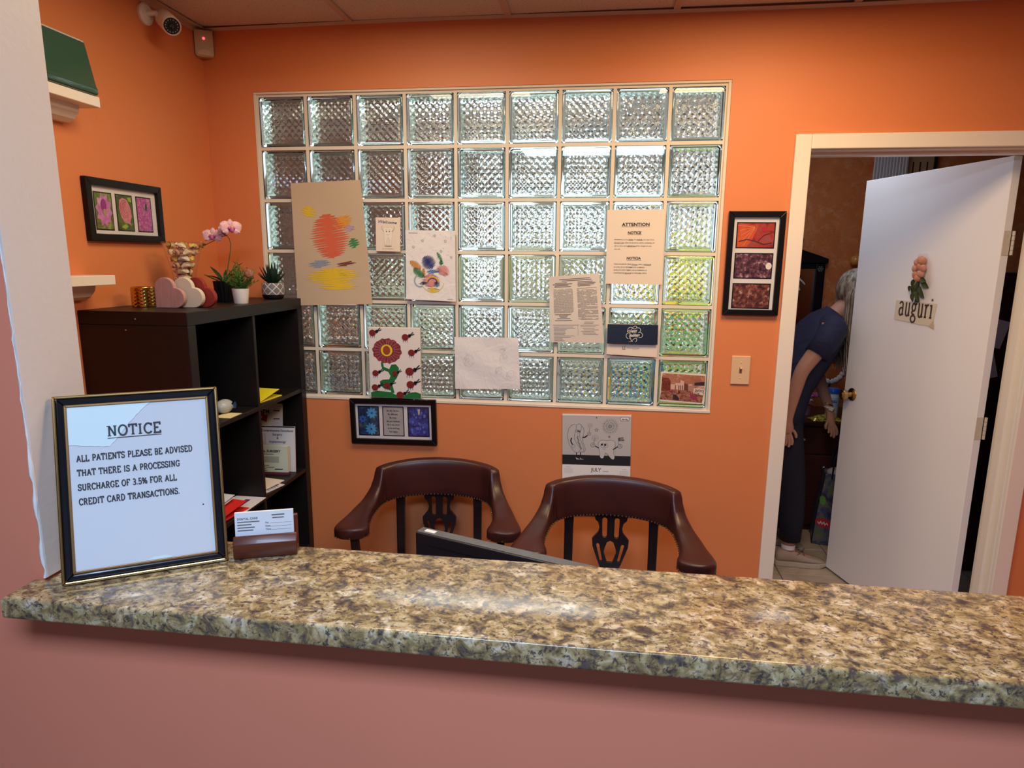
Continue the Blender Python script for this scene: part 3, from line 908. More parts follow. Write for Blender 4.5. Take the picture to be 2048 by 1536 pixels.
b = B(); b.box(0, .0402, .0422, .004, BY1 - BY0 - .0402, H - .0422); b.build('back_panel', BLACKBROWN, bc)
for (x, z) in ((-.02, 1.455), (-.055, 1.42)):
    b = B(); b.sphere((x - BX0, -.0004, z), .003, 6, 4, (1, .25, .7)); b.build('scratch_mark', flat('pale_scratch', (.4, .35, .32)), bc)

# things in the cubes
YEL = mat('yellow_card', (0.85, 0.74, 0.02), 0.55)
RED = mat('red_card', (0.70, 0.025, 0.02), 0.5)
z3 = SH[3] + .0005; z2 = SH[2] + .0005
t = thing('yellow_folder', 'bright yellow paper folder lying in the top right cube', 'folder', (.05, YM + .150, z3), (0, 0, RAD(-6)))
b = B(); b.box(-.14, -.110, 0, .085, .055, .003); b.build('back_cover', YEL, t)
b = B(); b.grid(lambda u, v: (-.14 + .225 * u, -.110 + .15 * v, .0036 + .030 * max(0, v - .15) * (1 if True else 0)), 4, 8)
b.grid(lambda u, v: (-.14 + .225 * u, -.110 + .15 * v, .0046 + .030 * max(0, v - .15)), 4, 8); b.build('front_cover', YEL, t)
t = thing('grey_tape_dispenser', 'rounded grey desk gadget on the shelf behind the notice frame', 'tape dispenser', (.085, YM - .12, z3))
b = B(); b.sphere((0, 0, .025), .026, 14, 10, (1.1, 1.5, .95)); b.build('housing', mat('grey_green_plastic', (.42, .44, .40), .3), t, smooth=True)
b = B(); b.lathe([(.0005, 0), (.012, 0), (.012, .006), (.0005, .006)], 14, (0, 0, 0), Matrix.Translation((.027, .012, .028)) @ Matrix.Rotation(RAD(90), 4, 'Y')); b.build('wheel', CHROME, t, smooth=True)
t = tag(B().box(-.03, -.045, 0, .03, .03, .0015).build('sticky_note', mat('pale_yellow_card', (.80, .68, .34), .6)), 'pale yellow slip under the grey gadget', 'note'); t.location = (.117, YM - .145, z3)

def leaning(name, label, cat, loc, w, h, th, lean, yaw, m, group=None):
    """a sheet or pack standing up: local x wide, z up, front to -y"""
    t = thing(name, label, cat, loc, (RAD(-lean), 0, RAD(yaw)), group)
    b = B(); b.box(-w / 2, 0, 0, w / 2, th, h); b.build('card', m, t)
    return t
def lines(b, u0, u1, w0, n, dw, wd, d, rr, frac=.25):
    for k in range(n):
        e = u1 - (u1 - u0) * rr.uniform(0, frac)
        b.rect(u0, w0 - k * dw - wd / 2, e, w0 - k * dw + wd / 2, d)
R_ = random.Random(11)
CARDL = paper('lilac_card', (.62, .56, .60), .05); CARDG = paper('pale_green_card', (.62, .66, .52), .05); CARDW = paper('white_card', (.70, .67, .68), .05)
# they lean on the far side of the cube and face the room
YF = BY1 - .042
t = leaning('brochure', 'tall pale brochure with red arrows at the back of the cube', 'brochure', (-.035, YF - .038, z2), .20, .285, .002, 6, 4, CARDW, 'brochures in the bookcase')
b = B(); b.poly([(-.015, .262), (.005, .262), (.025, .235), (.035, .240), (.030, .205), (.005, .215), (.012, .225)], .0006); b.build('red_arrow', flat('dark_red_ink', (.40, .02, .03)), t)
b = B(); b.stroke(arc(-.03, .155, .075, .09, 300, 340, 8), .016, .0006); b.build('red_arrow', flat('dark_red_ink', (.40, .02, .03)), t)
b = B(); b.disc(-.030, .175, .035, .045, .0007); text(b, 'TM', .016, .012, .243, .0007, bold=.02); lines(b, .060, .092, .255, 2, .035, .004, .0007, R_); b.stroke([(.060, .10), (.055, .13), (.07, .15)], .003, .0007); b.build('print', INK, t)
t = leaning('brochure', 'white surgery referral pad standing on the right of the cube', 'brochure', (.055, YF - .056, z2), .150, .195, .006, 5, 4, CARDW, 'brochures in the bookcase')
b = B(); b.rect(-.075, .190, .075, .195, .0006); text(b, 'Comprehensive Dentofacial', .009, 0, .172, .0006, 'C', .015, width=.135); text(b, 'Surgery', .010, 0, .155, .0006, 'C', .01); text(b, '&', .010, 0, .140, .0006, 'C', .01); text(b, 'Implantology', .010, 0, .124, .0006, 'C', .01); lines(b, -.05, .05, .105, 3, .010, .003, .0006, R_); b.build('print', INK, t)
t = leaning('brochure', 'small pink card with a black square at the left of the cube', 'card', (-.035, YF - .066, z2), .085, .165, .002, 5, 4, CARDL, 'brochures in the bookcase')
b = B(); b.rect(.010, .130, .026, .146, .0006); lines(b, -.035, .0, .140, 4, .010, .003, .0006, R_); lines(b, -.03, .03, .095, 4, .009, .003, .0006, R_); b.build('print', INK, t)
t = leaning('brochure', 'pale green stack of oral surgery pads in front', 'brochure', (.012, YF - .102, z2), .215, .122, .022, 3, 4, CARDG, 'brochures in the bookcase')
b = B(); text(b, 'DENTAL ORAL SURGERY', .0105, .0, .096, .0006, 'C', .03, width=.155); b.disc(-.088, .101, .007, .007, .0006, 12); lines(b, -.08, .08, .088, 1, .01, .002, .0006, R_)
lines(b, -.09, .05, .040, 4, .008, .0018, .0006, R_); b.rect(.050, .022, .085, .026, .0006); b.build('print', INK, t)
b = B(); b.rect(-.09, .052, .070, .078, .0004); b.build('table_print', flat('grey_green_ink', (.38, .42, .34)), t)
b = B(); b.box(-.1077, -.0008, .0, .1077, .0225, .011); b.build('maroon_binding', flat('maroon_ink', (.14, .03, .05)), t)
t = thing('leaflet', 'cream booklet lying flat in the right cube', 'booklet', (.045, YM + .110, z2 + .0035), (0, 0, RAD(-10)), 'papers lying in the bookcase')
b = B(); b.box(-.10, -.065, 0, .085, .075, .004); b.build('booklet_pages', PAPERC, t)
t = thing('leaflet', 'white printed leaflet sticking out over the shelf edge', 'leaflet', (.065, YM + .095, z2), (0, 0, RAD(-14)), 'papers lying in the bookcase')
b = B(); b.box(-.10, -.050, 0, .085, .060, .003); b.build('leaflet_sheet', CARDW, t)
b = B(); b.box(.060, -.03, .0031, .068, .05, .0034); b.box(.074, -.025, .0031, .077, .035, .0034); b.build('print', INK, t)
t = thing('red_folder', 'red folder stuffed with white papers in the lower left cube', 'folder', (.03, YM - .195, z2 + .0026), (0, 0, RAD(-8)))
b = B(); b.box(-.12, -.13, 0, .115, .085, .003); b.build('back_cover', RED, t)
b = B(); b.grid(lambda u, v: (-.12 + .235 * u, -.13 + .205 * v, .004 + .028 * v), 2, 4); b.grid(lambda u, v: (-.12 + .235 * u, -.13 + .205 * v, .005 + .028 * v), 2, 4); b.build('front_cover', RED, t)
b = B(); b.grid(lambda u, v: (-.125 + .20 * u, -.135 + .20 * v, .012 + .034 * v), 2, 4); b.grid(lambda u, v: (-.125 + .20 * u, -.135 + .20 * v, .020 + .034 * v), 2, 4); b.build('paper_stack', CARDW, t)
t = thing('leaflet', 'white and purple leaflet beside the red folder', 'leaflet', (.085, YM - .098, z2 + .0), (0, 0, RAD(0)), 'papers lying in the bookcase')
b = B(); b.box(-.045, -.075, 0, .075, .085, .002); b.build('leaflet_sheet', CARDW, t)
b = B(); b.box(.010, -.07, .0021, .030, .055, .0024); b.build('purple_band', flat('purple_ink', (.10, .03, .14)), t)

# ---------------------------------------------------------------- wall shelves on the left wall
def wall_shelf(y0, y1, z, label):
    t = thing('wall_shelf', label, 'shelf', (-.2145, y0, z), group='cream floating shelves on the left wall')
    b = B(); b.box(0, 0, 0, .105, y1 - y0, .030); b.build('shelf_board', TRIM, t, bevel=.0015, seg=1)
    b = B(); L = y1 - y0 - .03
    prof = [(0, 0), (.060, 0), (.055, -.018), (.040, -.036), (.022, -.046), (0, -.046)]
    n = len(prof)
    b.add([(x, .01, zz - .0003) for x, zz in prof] + [(x, L, zz - .0003) for x, zz in prof], [tuple(range(n)), tuple(range(2 * n - 1, n - 1, -1))] + [(i, i + n, (i + 1) % n + n, (i + 1) % n) for i in range(n)])
    b.build('support_rail', TRIM, t, fix=True)
wall_shelf(-1.30, -.722, 2.079, 'upper cream wall shelf carrying the green case')
wall_shelf(-1.30, -.735, 1.556, 'lower cream wall shelf beside the bookcase top')
GREENP = mat('dark_green_plastic', (.030, .095, .065), .12, coat=.6)
t = thing('green_case', 'dark green plastic case tilted on the upper wall shelf', 'case', (-.155, -1.02, 2.1095))
b = B()
prof = [(-.05, .004), (-.044, 0), (.050, 0), (.056, .006), (.057, .018), (.054, .024), (.047, .138), (-.05, .138)]
n = len(prof); ya, yb = -.22, .285
b.add([(x, ya, z) for x, z in prof] + [(x, yb - .026 * z / .138, z) for x, z in prof], [tuple(range(n)), tuple(range(2 * n - 1, n - 1, -1))] + [(i, i + n, (i + 1) % n + n, (i + 1) % n) for i in range(n)])
b.build('case_body', GREENP, t, fix=True, bevel=.003)
b = B(); b.box(-.049, ya, .1382, .046, yb - .030, .142); b.build('lid_edge', mat('pale_green_plastic', (.45, .52, .46), .4), t)
t = thing('green_folder', 'narrow dark green folder standing on the lower wall shelf', 'folder', (-.198, -1.06, 1.5865))
b = B(); b.box(-.004, -.12, 0, .004, .135, .445); b.build('cover', mat('forest_green_card', (.016, .075, .012), .5), t)
t = thing('acrylic_holder', 'clear acrylic leaflet holder leaning beside the green folder', 'leaflet holder', (-.172, -.93, 1.5865), (RAD(0), 0, 0))
b = B(); b.box(-.002, -.12, 0, .002, .045, .385); b.build('acrylic_plate', ACRYLIC, t)
b = B(); b.box(-.003, .0452, 0, .003, .0475, .385); b.build('acrylic_edge', mat('bright_acrylic_edge', (.78, .66, .54), .15), t)
b = B(); b.box(.0022, -.02, .285, .0026, .062, .315, Matrix.Rotation(RAD(12), 4, 'X')); b.build('tape_strip', TAPE, t)

# ---------------------------------------------------------------- security camera and motion sensor
t = thing('security_camera', 'white bullet security camera high on the left wall', 'camera', (-.2145, -.335, 2.472))
b = B(); b.lathe([(.0005, 0), (.036, 0), (.036, .008), (.030, .014), (.0005, .014)], 22, (0, 0, 0), Matrix.Rotation(RAD(90), 4, 'Y')); b.build('wall_plate', WHITEP, t, smooth=True)
b = B(); b.tube([(.012, 0, .002), (.040, .008, .004), (.052, .004, -.012)], .009, 10); b.build('bracket', WHITEP, t, smooth=True)
dirv = Vector((.66, -.62, -.46)).normalized()
c0 = Vector((.038, .050, .004)); 
Mq = Matrix.Translation(c0) @ dirv.to_track_quat('Z', 'Y').to_matrix().to_4x4()
b = B(); b.lathe([(.0005, 0), (.026, 0), (.030, .006), (.031, .03), (.031, .118), (.028, .122), (.026, .118)], 26, (0, 0, 0), Mq, cap=False); b.build('camera_body', WHITEP, t, smooth=True)
b = B(); b.lathe([(.0005, .1165), (.0262, .1165)], 26, (0, 0, 0), Mq, cap=False); hd = b.build('lens_plate', BLACKP, t)
b = B(); b.lathe([(.0005, .122), (.008, .121), (.010, .117)], 16, (0, 0, 0), Mq, cap=False); b.build('lens', mat('lens_glass', (.02, .02, .03), .05, coat=1), t, smooth=True)
b = B()
for k in range(14):
    a = 2 * pi * k / 14
    b.sphere(Mq @ Vector((.0195 * cos(a), .0195 * sin(a), .1175)), .0026, 6, 4)
b.build('infrared_led', mat('grey_led', (.25, .25, .28), .2), t, smooth=True)
t = thing('motion_sensor', 'beige motion sensor with a red light in the ceiling corner', 'sensor', (-.190, -.024, 2.418), (0, 0, RAD(32)))
b = B(); b.prism([(-.034, .006), (-.028, 0), (.028, 0), (.034, .006), (.034, .098), (-.034, .098)], -.018, .016); b.build('sensor_body', mat('beige_plastic', (.58, .48, .32), .4), t, bevel=.004, fix=True)
b = B(); b.prism([(-.026, .004), (.026, .004), (.024, .018), (.012, .026), (-.012, .026), (-.024, .018)], -.022, -.0182); b.build('sensor_lens', mat('beige_lens', (.66, .52, .40), .3), t, bevel=.001, fix=True)
b = B(); b.sphere((0, -.0185, .066), .0050, 10, 6, (1, .5, 1)); b.build('indicator_light', mat('red_led', (.8, .05, .06), .3, emit=(1, .06, .09), estr=3), t, smooth=True)
# ================================================================ ON TOP OF THE BOOKCASE
ZT = H + .0004
# gold candle holder with woven relief
t = thing('candle_holder', 'shiny gold woven candle holder at the left end of the bookcase', 'candle holder', (-.122, -.60, ZT))
b = B(); n = 40; rings = []
for k in range(25):
    z = .066 * k / 24
    rings.append([((.0355 + .0016 * sin(10 * 2 * pi * j / n + (pi if (k // 2) % 2 else 0)) * (1 if 1 < k < 23 else 0)) * cos(2 * pi * j / n), (.0355 + .0016 * sin(10 * 2 * pi * j / n + (pi if (k // 2) % 2 else 0)) * (1 if 1 < k < 23 else 0)) * sin(2 * pi * j / n), z) for j in range(n)])
rings += [[(.032 * cos(2 * pi * j / n), .032 * sin(2 * pi * j / n), .066) for j in range(n)], [(.031 * cos(2 * pi * j / n), .031 * sin(2 * pi * j / n), .02) for j in range(n)]]
b.rings(rings); b.build('gold_vessel', mat('mercury_gold', (.62, .38, .09), .17, 1.0), t, smooth='all')

def heart(name, label, x0, y0, s, m):
    t = thing(name, label, 'heart ornament', (x0, y0, ZT), (0, 0, RAD(3)))
    pts = [(0, 0), (s, 0)] + arc(s, s / 2, s / 2, s / 2, -90, 90, 14)[1:-1] + [(s, s)] + arc(s / 2, s, s / 2, s / 2, 0, 180, 14)[1:-1] + [(0, s)]
    b = B(); b.prism([(x, z) for x, z in pts], -.009, .009); b.build('heart_block', m, t, bevel=.002, fix=True)
heart('wooden_heart', 'dusty pink wooden heart at the front of the trio', -.053, -.628, .066, wood('dusty_pink_wood', (.42, .22, .20), (.52, .30, .27), .6, 12, 0, (6, 6, 1)))
heart('wooden_heart', 'cream wooden heart in the middle of the trio', -.006, -.600, .066, mat('cream_wood', (.66, .58, .45), .6))
heart('wooden_heart', 'dark red wooden heart at the back of the trio', .020, -.572, .066, mat('dark_red_wood', (.26, .025, .018), .5))

# glass vase with shells
VC = Vector((-.088, -.42, ZT))
t = thing('glass_vase', 'flared clear glass vase filled with seashells', 'vase', VC)
def vr(z): return interp([(0, .046), (.012, .038), (.05, .034), (.10, .038), (.15, .049), (.195, .061), (.216, .068)], z)[0]
b = B(); b.lathe([(.0005, 0), (.046, 0)] + [(vr(z), z) for z in (.006, .012, .03, .05, .075, .10, .125, .15, .175, .195, .216)], 32, cap=False); b.build('vase_wall', VASEGLASS, t, smooth=True)
b = B(); b.lathe([(.066, .2155), (.0695, .2155), (.0695, .2185), (.066, .2185), (.066, .2155)], 32, cap=False); b.build('rim', VASEGLASS, t, smooth=True)
SHELLM = []
for i, (c1, c2) in enumerate((((.62, .42, .24), (.78, .62, .42)), ((.50, .26, .15), (.68, .44, .28)), ((.72, .56, .36), (.82, .72, .54)), ((.60, .40, .08), (.74, .56, .16)))):
    m = mat('seashell_' + str(i), c1, .4); v = coords(m, 'Object', (60, 60, 160)); base(m, ramp(m, noise(m, v, 2.0, 3), [(.35, c1), (.65, c2)])); SHELLM.append(m)
def shell_mesh(i, spiral):
    b = B()
    if spiral:
        pts = []; rad = []
        for k in range(30):
            a = k * .55; q = k / 29
            pts.append((.010 * (1 - q) * cos(a), .010 * (1 - q) * sin(a), -.012 + .030 * q)); rad.append(.009 * (1 - q) + .0006)
        b.tube(pts, rad, 8)
    else:
        nn = 21; rings = []
        for k in range(9):
            q = k / 8; row = []
            for j in range(nn):
                a = RAD(-80 + 160 * j / (nn - 1)); rr = .021 * q * (1 + .04 * cos(j * pi))
                row.append((rr * sin(a), rr * cos(a) - .009, .010 * sin(pi * min(1, q * 1.15)) * cos(a * .9)))
            rings.append(row)
        b.rings(rings, cap=False, closed=False)
        b.rings([[(x, y, -z * .35 - .001) for x, y, z in r] for r in rings], cap=False, closed=False)
    return b.mesh('seashell', SHELLM[i], smooth='all')
SHM = [shell_mesh(i, i % 3 == 1) for i in range(4)]
rs = random.Random(5)
cnt = 0
def shell_label(k, layer):
    return ('tan ridged scallop shell', 'brown spiral shell', 'cream ridged scallop shell', 'golden ridged scallop shell')[k % 4] + ' against the glass of the vase, ' + ('at the bottom', 'second layer up', 'third layer up', 'below the middle', 'at the middle', 'above the middle', 'third below the rim', 'just below the rim', 'level with the rim')[layer]
for layer in range(9):
    z = .024 + layer * .0225
    r = vr(z) - .019
    m = 4 if layer < 4 else (5 if layer < 6 else 6)
    for k in range(m):
        a = 2 * pi * (k + .5 * (layer % 2)) / m + rs.uniform(-.15, .15)
        o = link('seashell', SHM[(cnt * 7 + layer) % 4]); cnt += 1
        o.location = VC + Vector((r * cos(a), r * sin(a), z)); o.rotation_euler = (rs.uniform(-.7, .7) + 1.2, rs.uniform(-.5, .5), a + pi / 2 + rs.uniform(-.5, .5))
        sc = rs.uniform(.95, 1.12); o.scale = (sc, sc, sc)
        tag(o, shell_label((cnt - 1) * 7 + layer, layer), 'seashell', 'seashells filling the glass vase')
    if r > .022:
        o = link('seashell', SHM[(cnt) % 4]); cnt += 1
        o.location = VC + Vector((0, 0, z + .004)); o.rotation_euler = (rs.uniform(0, 3), rs.uniform(0, 3), 0)
        tag(o, shell_label(cnt - 1, layer).replace('against the glass', 'in the core'), 'seashell', 'seashells filling the glass vase')

def leaf_mesh(L, W, bend, crease=.15, n=9, tipsharp=1.0):
    """leaf along +y from the origin, sagging by bend"""
    b = B(); rows = []
    for k in range(n + 1):
        q = k / n
        w = W * (sin(pi * min(1, q * .92 + .08)) ** .8) * (1 if q < .98 else .15)
        y = L * q * cos(bend * q * .6); z = L * (-sin(bend) * q * q * .8)
        rows.append([(-w / 2, y, z + w * crease), (-w * .25, y, z + w * crease * .3), (0, y, z), (w * .25, y, z + w * crease * .3), (w / 2, y, z + w * crease)])
    b.rings(rows, cap=False, closed=False)
    b.rings([[(x, y, z - .0012) for x, y, z in r] for r in rows], cap=False, closed=False)
    return b
def put_leaf(name, b, m, parent, loc, yaw, pitch, roll=0):
    o = b.build(name, m, parent, smooth='all')
    o.location = loc
    o.rotation_mode = 'ZYX' if False else 'XYZ'
    o.rotation_euler = (Matrix.Rotation(yaw, 3, 'Z') @ Matrix.Rotation(pitch, 3, 'X') @ Matrix.Rotation(roll, 3, 'Y')).to_euler()
    return o

# orchid
OL = mat('dark_orchid_leaf', (.020, .050, .014), .35); OL2 = mat('orchid_leaf_green', (.055, .135, .030), .38)
PET = mat('orchid_petal', (.72, .40, .48), .45)
v = coords(PET); _pn = noise(PET, v, 260, 2)
base(PET, mixc(PET, ramp(PET, _pn, [(.55, (0, 0, 0)), (.64, (1, 1, 1))]), (.78, .50, .52), (.55, .20, .33)))
LIP = mat('orchid_lip', (.55, .12, .36), .4); YCORE = mat('orchid_yellow', (.70, .50, .08), .5)
POTB = mat('ribbed_black_pot', (.006, .006, .007), .28)
t = thing('orchid', 'pink orchid with two open blooms in a ribbed black pot', 'orchid', (-.013, -.30, ZT))
b = B(); n = 48
b.rings([[(r * (1 + .025 * cos(24 * 2 * pi * j / n)) * cos(2 * pi * j / n), r * (1 + .025 * cos(24 * 2 * pi * j / n)) * sin(2 * pi * j / n), z) for j in range(n)] for r, z in ((.029, 0), (.0305, .003), (.037, .074), (.0385, .0775), (.036, .0775), (.034, .068))])
b.build('pot', POTB, t, smooth=True)
b = B(); b.sphere((0, 0, .066), .033, 16, 6, (1, 1, .3)); b.build('moss', mat('moss_green', (.06, .09, .02), .9), t, smooth=True)
for L, W, bend, yaw, pitch, mm in ((.105, .017, .2, RAD(62), RAD(44), OL), (.10, .013, -.1, RAD(78), RAD(14), OL), (.105, .024, .35, RAD(-62), RAD(62), OL2), (.08, .022, .5, RAD(-100), RAD(50), OL2), (.07, .02, .5, RAD(150), RAD(45), OL2), (.06, .012, .3, RAD(10), RAD(70), OL)):
    put_leaf('leaf', leaf_mesh(L, W, bend), mm, t, (0, 0, .070), yaw, pitch)
b = B(); b.tube([(.006, 0, .06), (.014, 0, .10), (.028, -.004, .145), (.040, -.008, .185), (.045, -.010, .215), (.043, -.014, .232), (.036, -.016, .244)], [.0020, .0019, .0018, .0017, .0016, .0015, .0014], 8); b.build('flower_stem', mat('brown_green_stem', (.10, .11, .025), .5), t, smooth=True)
b = B(); b.tube([(.036, -.016, .244), (.010, -.010, .240), (-.020, -.006, .226), (-.050, -.004, .214), (-.075, -.002, .204), (-.098, 0, .196)], [.0014, .0014, .0013, .0012, .0011, .001], 8); b.build('flower_stem', mat('brown_green_stem'), t, smooth=True)
for (x, z, r) in ((-.066, .211, .0055), (-.082, .206, .0048), (-.090, .196, .0042), (-.100, .194, .0035), (-.074, .201, .0040)):
    b = B(); b.sphere((x, -.002, z), r, 10, 7, (1.3, 1, .9)); b.build('bud', mat('bud_green', (.26, .28, .05), .45), t, smooth=True)
def flower(c, yaw, pitch, sc):
    f = B(); f.sphere((0, 0, 0), .004 * sc, 8, 6)
    fo = f.build('bloom', YCORE, t, smooth=True); fo.location = c
    fo.rotation_euler = (Matrix.Rotation(yaw, 3, 'Z') @ Matrix.Rotation(pitch, 3, 'X')).to_euler()
    # faces local -y ; petals in local xz
    for ang, L, W in ((90, .030, .020), (205, .030, .019), (-25, .030, .019), (160, .036, .036), (20, .036, .036)):
        rows = []
        pb = B()
        for k in range(9):
            q = k / 8; w = W * sin(pi * (q * .88 + .06)) ** .7 * sc
            row = []
            for j in range(7):
                s_ = (j / 6 - .5) * 2
                row.append((w / 2 * s_, -.006 * sc * sin(pi * q * .8) + .004 * sc * s_ * s_ - .001 * (W > .03), L * sc * q))
            rows.append(row)
        pb.rings(rows, cap=False, closed=False); pb.rings([[(x, y + .0008, z) for x, y, z in r] for r in rows], cap=False, closed=False)
        po = pb.build('petal', PET, fo, smooth='all'); po.rotation_euler = (0, RAD(90 - ang), 0)
    lb = B(); lb.sphere((0, -.010 * sc, -.006 * sc), .008 * sc, 10, 8, (.8, 1, 1.2)); lb.sphere((-.007 * sc, -.008 * sc, 0), .005 * sc, 8, 6); lb.sphere((.007 * sc, -.008 * sc, 0), .005 * sc, 8, 6)
    lb.build('lip', LIP, fo, smooth='all')
    yb_ = B(); yb_.sphere((0, -.013 * sc, .002 * sc), .0042 * sc, 8, 6); yb_.build('column', YCORE, fo, smooth='all')
flower((-.020, -.016, .240), RAD(18), RAD(-12), 1.05)
flower((.058, -.024, .268), RAD(48), RAD(-8), 1.12)
flower((.012, -.004, .258), RAD(85), RAD(5), .80)

# little pine in a white pot with a copper bauble
t = thing('small_pine', 'small green artificial pine in a white pot', 'potted plant', (.094, -.372, ZT))
b = B(); b.lathe([(.0005, 0), (.0235, 0), (.0245, .002), (.0298, .052), (.0300, .054), (.0275, .054), (.026, .046)], 32, cap=False); b.build('pot', mat('white_ceramic', (.80, .76, .72), .25), t, smooth=True)
b = B(); rp = random.Random(9)
for br in range(80):
    a = rp.uniform(0, 2 * pi); tilt = rp.uniform(.05, 1.05); L = rp.uniform(.055, .098) * (1.15 - .35 * tilt)
    d = Vector((sin(tilt) * cos(a), sin(tilt) * sin(a), cos(tilt)))
    if d.x < 0: d = Vector((d.x * .9, d.y, d.z))
    base_ = Vector((rp.uniform(-.008, .008), rp.uniform(-.008, .008), .045))
    for k in range(34):
        q = .12 + .88 * k / 34; p = base_ + d * L * q
        e = (d * .8 + Vector((rp.uniform(-1, 1), rp.uniform(-1, 1), rp.uniform(-.6, 1)))).normalized() * rp.uniform(.009, .015)
        s_ = e.cross(Vector((rp.uniform(-1, 1), rp.uniform(-1, 1), rp.uniform(-1, 1)))).normalized() * .0011
        b.add([p - s_, p + s_, p + e], [(0, 1, 2)])
PINE = mat('pine_needle_green', (.07, .17, .022), .6)
o = b.build('needles', PINE, t); o['kind'] = 'stuff'
b = B(); b.tube([(0, 0, .03), (0, 0, .10)], .003, 6); b.build('trunk', mat('brown_twig', (.08, .05, .02), .8), t)
GLIT = mat('copper_glitter', (.52, .26, .18), .35, .8)
v = coords(GLIT); bump(GLIT, noise(GLIT, v, 700, 1), 1.0, .004)
b = B(); b.sphere((0, 0, 0), .0165, 20, 14); o = b.build('glitter_bauble', GLIT, t, smooth=True); o.location = (.043, -.012, .108)
b = B(); b.tube([(.043, -.012, .124), (.036, -.008, .130), (.028, -.004, .126)], .001, 5); b.build('bauble_hook', GOLD, t)

# succulent in a patterned pot
t = thing('succulent', 'spiky dark green succulent in a black and white patterned pot', 'succulent', (.070, -.086, ZT))
b = B(); b.lathe([(.0005, 0), (.034, 0), (.039, .004), (.0425, .014), (.0432, .018)], 36, cap=False); b.build('pot_foot', mat('brown_black_glaze', (.012, .008, .008), .3), t, smooth=True)
PATT = mat('patterned_glaze', (.02, .02, .025), .4)
v = coords(PATT); sep = nd(PATT, 'ShaderNodeSeparateXYZ'); lk(PATT, v, sep.inputs[0])
ang = nd(PATT, 'ShaderNodeMath', operation='ARCTAN2'); lk(PATT, sep.outputs[1], ang.inputs[0]); lk(PATT, sep.outputs[0], ang.inputs[1])
def mth(op, a, b_=None):
    q = nd(PATT, 'ShaderNodeMath', operation=op)
    for i, vv in enumerate((a, b_)):
        if vv is None: continue
        if isinstance(vv, (int, float)): q.inputs[i].default_value = vv
        else: lk(PATT, vv, q.inputs[i])
    return q.outputs[0]
ua = mth('MULTIPLY', ang.outputs[0], 8 / (2 * pi)); za = mth('MULTIPLY', sep.outputs[2], 1 / .034)
def band(x, k, w):
    f = mth('FRACT', mth('MULTIPLY', x, k)); return mth('LESS_THAN', mth('ABSOLUTE', mth('SUBTRACT', f, .5)), w)
d1, d2 = mth('ADD', ua, za), mth('SUBTRACT', ua, za)
pat = mth('MAXIMUM', mth('MAXIMUM', band(d1, 1, .07), band(d2, 1, .07)), mth('MULTIPLY', band(d1, 6, .22), band(mth('ADD', d2, .3), 6, .30)))
base(PATT, mixc(PATT, pat, (.018, .018, .024), (.62, .60, .60)))
b = B(); b.lathe([(.0432, .0181), (.0436, .024), (.0436, .058), (.042, .063), (.0405, .0645), (.038, .064), (.036, .055)], 48, cap=False); b.build('patterned_pot', PATT, t, smooth=True)
SUC = mat('succulent_green', (.014, .040, .022), .4)
b = B(); b.lathe([(.0005, .054), (.0365, .054)], 24, cap=False); b.build('soil', mat('dark_soil', (.02, .014, .01), .9), t)
rp = random.Random(21)
for ringi, (cnt_, pitch, L) in enumerate(((5, 84, .090), (7, 68, .092), (9, 50, .082), (10, 33, .072))):
    for k in range(cnt_):
        a = 2 * pi * (k + .5 * (ringi % 2)) / cnt_ + rp.uniform(-.12, .12)
        l = L * rp.uniform(.9, 1.05)
        if sin(a + pi / 2) > .55: l *= .80
        put_leaf('leaf', leaf_mesh(l, .0125, -.25, .25, 8), SUC, t, (-.006 * sin(a), .006 * cos(a), .056), a, RAD(pitch))

# ================================================================ FRAMED PICTURES
def frame_ring(t, w, h, fw, depth, m, name='frame', inner=None, bev=.002):
    """four mitred mouldings"""
    for (ax, ay, bx_, by_) in ((-1, -1, 1, -1), (1, -1, 1, 1), (1, 1, -1, 1), (-1, 1, -1, -1)):
        b = B()
        o1, o2 = (ax * w / 2, ay * h / 2), (bx_ * w / 2, by_ * h / 2)
        i1, i2 = (ax * (w / 2 - fw), ay * (h / 2 - fw)), (bx_ * (w / 2 - fw), by_ * (h / 2 - fw))
        b.prism([o1, o2, i2, i1], -depth, 0)
        b.build(name, m, t, bevel=bev, fix=True)
def photo_mat(name, stops, scale, dist=.8, rough=.3, detail=5):
    m = mat(name, stops[0][1], rough, coat=.4)
    v = coords(m)
    base(m, ramp(m, noise(m, v, scale, detail, .6, dist), stops))
    return m
def picture(name, label, loc, rot, w, h, fw, depth=.018):
    t = thing(name, label, 'picture', loc, rot)
    frame_ring(t, w, h, fw, depth, BLACKS)
    b = B(); b.box(-w / 2 + fw - .001, -.006, -h / 2 + fw - .001, w / 2 - fw + .001, -.001, h / 2 - fw + .001); b.build('mat_board', MATBOARD, t)
    b = B(); b.rect(-w / 2 + fw, -h / 2 + fw, w / 2 - fw, h / 2 - fw, .0105); b.build('glass_pane', PANE, t)
    return t
def photo(t, u, w, pw, ph, m, bd=.004):
    b = B(); b.box(u - pw / 2 - bd, -.0066, w - ph / 2 - bd, u + pw / 2 + bd, -.0061, w + ph / 2 + bd); b.build('print_border', BLACKS, t)
    b = B(); b.rect(u - pw / 2, w - ph / 2, u + pw / 2, w + ph / 2, .0070); return b.build('photo_print', m, t)
